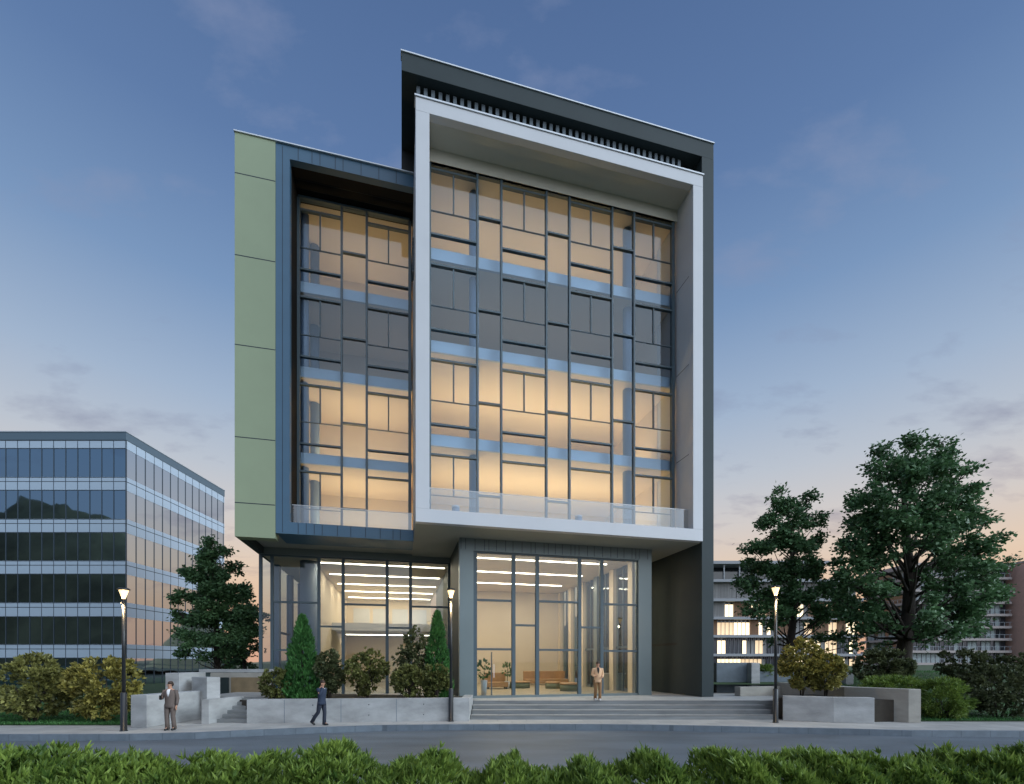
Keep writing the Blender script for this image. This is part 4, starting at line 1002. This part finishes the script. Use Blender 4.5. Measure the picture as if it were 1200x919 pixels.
def potplant(label,px,v,h,ph):
    x,y = wp(px,v); r = thing('potted_plant',label,'plant',(x,y,ZF)); rs = np.random.RandomState(int(px))
    mb = MB(); mb.tube([(x,y,ZF),(x,y,ZF+ph)],[0.13,0.19],M['white'],16); mb.build('pot', r)
    n = 55; u_ = unit(rs,n); tips = np.array([x,y,ZF+h*0.78])+u_*np.array([0.26,0.26,h*0.24])
    c,dd = rosettes(tips,u_+np.array([0,0,.2]),rs,3,0.6); leaf_object('foliage',c,dd,0.2,0.09,M['leaf_tree'],r,rs)
    mb = MB(); mb.tube([(x,y,ZF+ph-0.05),(x+0.03,y,ZF+h*0.9)],[0.02,0.01],M['bark'],6); mb.build('stem', r)
potplant('leafy plant in a tall white pot just inside the glass door',567,3.4,1.75,0.8)
potplant('slim leafy plant standing behind the green ottoman',594.5,8.4,1.6,0.5)
x,y = wp(716,6.2); r = thing('reception_desk','plain grey reception desk behind the man in the beige jacket','desk',(x,y,ZF))
mb = MB(); rb(mb,x,y,ZF,ZF+1.0,1.6,0.6,M['inner']); mb.build('body', r, 0.01); mb = MB(); rb(mb,x,y,ZF+1.001,ZF+1.05,1.7,0.7,M['white']); mb.build('counter_top', r)
for px,lab in ((534,'small blue grey stool behind the white frame railing near its left end'),(678,'small blue grey stool behind the white frame railing near its middle')):
    p = L(U(px,0.75),0.75,7.9+t); r = thing('stool',lab,'stool',p)
    mb = MB(); mb.tube([p,p+Vector((0,0,0.4))],[0.17,0.17],M['column'],20); mb.build('base', r)
    mb = MB(); mb.tube([p+Vector((0,0,0.401)),p+Vector((0,0,0.47))],[0.19,0.18],M['slab'],20); mb.build('seat', r)

# =================================================================== PEOPLE
M['skin'] = mat('skin', (0.48,0.26,0.17), 0.5); M['hair'] = mat('hair', (0.035,0.018,0.01), 0.6)
def skin_mesh(name, verts, edges, radii, m, parent, sub=2):
    me = bpy.data.meshes.new(name); me.from_pydata(verts, edges, []); o = bpy.data.objects.new(name, me); C.objects.link(o)
    sk = o.modifiers.new('s','SKIN'); sk.use_smooth_shade = True
    for i,r_ in enumerate(radii):
        sv = me.skin_vertices[0].data[i]; sv.radius = (r_ if hasattr(r_,'__len__') else (r_,r_)); sv.use_root = (i == 0)
    ssf = o.modifiers.new('u','SUBSURF'); ssf.levels = sub; ssf.render_levels = sub
    dg = bpy.context.evaluated_depsgraph_get(); nm = bpy.data.meshes.new_from_object(o.evaluated_get(dg))
    nm.materials.clear(); nm.materials.append(m); bpy.data.objects.remove(o)
    nm.polygons.foreach_set('use_smooth',[True]*len(nm.polygons)); nm.name = name
    b = bpy.data.objects.new(name, nm); C.objects.link(b); b.parent = parent; return b
def person(label, loc, rz, J, cols, scale=1.0, turn=0.0):
    """J: joints in local space, facing -Y. cols: jacket, trousers, shoes, shirt"""
    root = thing('person', label, 'person', loc); root.rotation_euler = (0,0,rz); root.scale = (scale,)*3
    V = []; E = []; RD = []
    def add(p, r, par=None):
        V.append(tuple(p)); RD.append(r); 
        if par is not None: E.append((par, len(V)-1))
        return len(V)-1
    pel = add((0,0,0.95),0.115); bel = add((0,0,1.10),0.11,pel); ch = add((0,0.0,1.30),0.125,bel); nb = add((0,0.005,1.44),0.065,ch)
    nk = add((0,-0.005,1.50),0.05,nb); hd = add(J['head'],(0.076,0.088),nk); top = add(tuple(Vector(J['head'])+Vector((0,0.01,0.075))),(0.066,0.078),hd)
    for s in 'lr':
        sh = add(J['sh'+s],0.055,ch if False else nb); e = add(J['el'+s],0.042,sh); wr = add(J['wr'+s],0.028,e)
        dirv = (Vector(J['hd'+s])-Vector(J['wr'+s])).normalized(); palm = add(tuple(Vector(J['wr'+s])+dirv*0.06),0.032,wr)
        side = Vector((0,1,0)) if abs(dirv.y) < 0.7 else Vector((1,0,0)); side = (side-dirv*side.dot(dirv)).normalized()
        for q,lg in zip((-1.5,-0.5,0.5,1.5),(0.055,0.068,0.072,0.060)):
            k1 = add(tuple(Vector(J['wr'+s])+dirv*0.095+side*q*0.019),0.009,palm); cr_ = dirv.cross(side)*0.018
            add(tuple(Vector(J['wr'+s])+dirv*(0.095+lg)+side*q*0.021+cr_),0.008,k1)
        k1 = add(tuple(Vector(J['wr'+s])+dirv*0.05-side*0.045),0.010,palm); add(tuple(Vector(J['wr'+s])+dirv*0.09-side*0.062),0.009,k1)
        hp = add(J['hp'+s],0.085,pel); kn = add(J['kn'+s],0.055,hp); an = add(J['an'+s],0.038,kn); add(tuple(Vector(J['an'+s])+Vector(J.get('foot'+s,(0,-0.14,-0.03)))),0.035,an)
    skin_mesh('body', V, E, RD, M['skin'], root)
    hx = Vector(J['head']); f = Vector((math.sin(turn),-math.cos(turn),0)); rt = Vector((math.cos(turn),math.sin(turn),0))
    def loc_build(mb, name):
        # local-space mesh
        me = bpy.data.meshes.new(name); me.from_pydata(mb.v,[],mb.f)
        for m in mb.mats: me.materials.append(m)
        me.polygons.foreach_set('material_index', mb.m); me.polygons.foreach_set('use_smooth', mb.sm); me.update()
        o = bpy.data.objects.new(name, me); C.objects.link(o); o.parent = root; return o
    mb = MB()
    mb.ball(hx+f*0.092+Vector((0,0,-0.005)),(0.013,0.016,0.022),M['skin'],8,6)
    for s in (-1,1): mb.ball(hx+rt*s*0.078+Vector((0,0,0.0)),(0.012,0.018,0.03),M['skin'],8,6)
    loc_build(mb,'nose_and_ears')
    mb = MB()
    for s in (-1,1): mb.ball(hx+f*0.080+rt*s*0.032+Vector((0,0,0.022)),(0.012,0.008,0.007),M['hair'],8,6)
    mb.ball(hx+f*0.080+Vector((0,0,-0.045)),(0.024,0.008,0.005),M['sofa'],8,6)
    loc_build(mb,'face')
    mb = MB(); mb.ball(hx-f*0.018+Vector((0,0,0.065)),(0.086,0.098,0.072),M['hair'],16,10); mb.ball(hx-f*0.045+Vector((0,0,0.02)),(0.080,0.066,0.085),M['hair'],14,10)
    loc_build(mb,'hair')
    jk, tr, shc, st_ = cols
    # jacket torso: stacked ellipse rings
    mb = MB(); tx = Vector(J.get('lean',(0,0,0)))
    mb.tube([(0,0,0.80),(0,0,0.88),(0,0,1.02),tuple(Vector((0,0,1.16))+tx*0.4),tuple(Vector((0,0,1.30))+tx*0.7),tuple(Vector((0,0.005,1.40))+tx),tuple(Vector((0,0.008,1.455))+tx),tuple(Vector((0,0.01,1.485))+tx)],
            [(0.185,0.135),(0.183,0.135),(0.165,0.125),(0.175,0.13),(0.195,0.138),(0.195,0.12),(0.12,0.09),(0.07,0.068)],jk,18)
    for s in 'lr':
        a,b,c = Vector(J['sh'+s]),Vector(J['el'+s]),Vector(J['wr'+s])
        mb.tube([a.lerp(Vector((0,0,1.40)),0.35),a+Vector((0,0,0.005)),a.lerp(b,0.5),b,b.lerp(c,0.5),b.lerp(c,0.95)],[0.062,0.074,0.064,0.058,0.052,0.044],jk,12)
    loc_build(mb,'jacket')
    mb = MB()
    mb.tube([(-0.0,-0.128,1.20),(0,-0.143,1.32),(0,-0.126,1.42),(0,-0.075,1.475)],[(0.012,0.006),(0.045,0.006),(0.055,0.008),(0.05,0.01)],st_,8)
    loc_build(mb,'shirt')
    mb = MB(); mb.tube([(0,0,0.80),(0,0,0.90),(0,0,1.0)],[(0.165,0.12),(0.165,0.12),(0.14,0.11)],tr,16)
    for s in 'lr':
        a,b,c = Vector(J['hp'+s]),Vector(J['kn'+s]),Vector(J['an'+s]); 
        mb.tube([a+Vector((0,0,0.02)),a.lerp(b,0.5),b,b.lerp(c,0.5),c+Vector((0,0,-0.05))],[0.10,0.09,0.072,0.070,0.072],tr,12)
    loc_build(mb,'trousers')
    for s in 'lr':
        mb = MB(); a = Vector(J['an'+s]); fd = Vector(J.get('foot'+s,(0,-0.14,-0.03)))
        mb.tube([a-fd*0.45+Vector((0,0,-0.045)),a+Vector((0,0,-0.03)),a+fd*0.6+Vector((0,0,-0.02)),a+fd*1.25+Vector((0,0,-0.015))],[0.036,0.056,0.050,0.030],shc,10)
        loc_build(mb,'shoe')
    return root, loc_build
base = dict(head=(0,-0.015,1.63),shl=(0.185,0.0,1.40),shr=(-0.185,0.0,1.40),ell=(0.235,0.02,1.13),elr=(-0.235,0.02,1.13),wrl=(0.235,-0.05,0.88),wrr=(-0.235,-0.05,0.88),
            hdl=(0.235,-0.08,0.78),hdr=(-0.235,-0.08,0.78),hpl=(0.09,0,0.90),hpr=(-0.09,0,0.90),knl=(0.10,-0.02,0.50),knr=(-0.10,-0.02,0.50),anl=(0.105,0.02,0.085),anr=(-0.105,0.02,0.085))
M['suit_brown'] = mat('taupe_suit',(0.13,0.10,0.085),0.85); M['suit_navy'] = mat('navy_suit',(0.022,0.035,0.065),0.85); M['navy_tr'] = mat('navy_trousers',(0.022,0.028,0.045),0.85)
M['beige'] = mat('beige_jacket',(0.72,0.46,0.27),0.85); M['brown_tr'] = mat('brown_trousers',(0.26,0.14,0.06),0.85)
M['shirtw'] = mat('white_shirt',(0.75,0.75,0.75),0.8); M['shoe_b'] = mat('black_shoe',(0.012,0.012,0.012),0.4); M['shoe_w'] = mat('white_shoe',(0.75,0.75,0.75),0.6); M['shirtb'] = mat('black_shirt',(0.015,0.015,0.015),0.8)
J = dict(base); J.update(elr=(-0.27,-0.02,1.14),wrr=(-0.19,-0.24,1.16),hdr=(-0.12,-0.32,1.20),hpl=(0.10,0,0.9),anl=(0.13,0.02,0.085),anr=(-0.09,0.0,0.085))
p1 = gp(199.5,855.6); _, lb1 = person('man in a taupe suit and white shirt holding a phone, standing beside the left lamp',p1,R(8),J,(M['suit_brown'],M['suit_brown'],M['shoe_b'],M['shirtw']),1.0,turn=R(-40))
mb = MB(); mb.box(-0.04,0.04,-0.012,0.012,-0.075,0.075,M['shoe_b']); ph = mb.build('phone'); ph.location = p1+Vector((-0.08,-0.36,1.20)); tag(ph,'dark phone held by the man in the taupe suit','phone')
J = dict(base); J.update(head=(0,-0.06,1.62),elr=(-0.25,-0.12,1.22),wrr=(-0.10,-0.15,1.46),hdr=(-0.085,-0.10,1.58),ell=(0.23,0.10,1.15),wrl=(0.22,0.08,0.90),hdl=(0.21,0.04,0.80),
    knl=(0.09,-0.06,0.50),anl=(0.08,-0.05,0.085),knr=(-0.08,0.10,0.51),anr=(-0.08,0.40,0.16),footr=(0,-0.11,-0.09),lean=(0,-0.03,0))
p2 = gp(377,850.2); person('man in a navy suit walking past the planter wall with a phone at his ear',p2,R(72),J,(M['suit_navy'],M['navy_tr'],M['shoe_b'],M['shirtw']),1.0)
J = dict(base); J.update(head=(0,-0.03,1.62),elr=(-0.25,0.03,1.15),wrr=(-0.15,-0.18,1.08),hdr=(-0.08,-0.25,1.10),ell=(0.24,0.03,1.15),wrl=(0.17,-0.16,1.02),hdl=(0.09,-0.22,1.04),
    knl=(0.09,-0.07,0.50),anl=(0.07,-0.12,0.085),anr=(-0.10,0.10,0.085))
p3 = Vector((at(700.5,21.42),21.42,0.693)); person('man in an open beige jacket and brown trousers at the top of the steps',p3,R(0),J,(M['beige'],M['brown_tr'],M['shoe_w'],M['shirtb']),1.02)
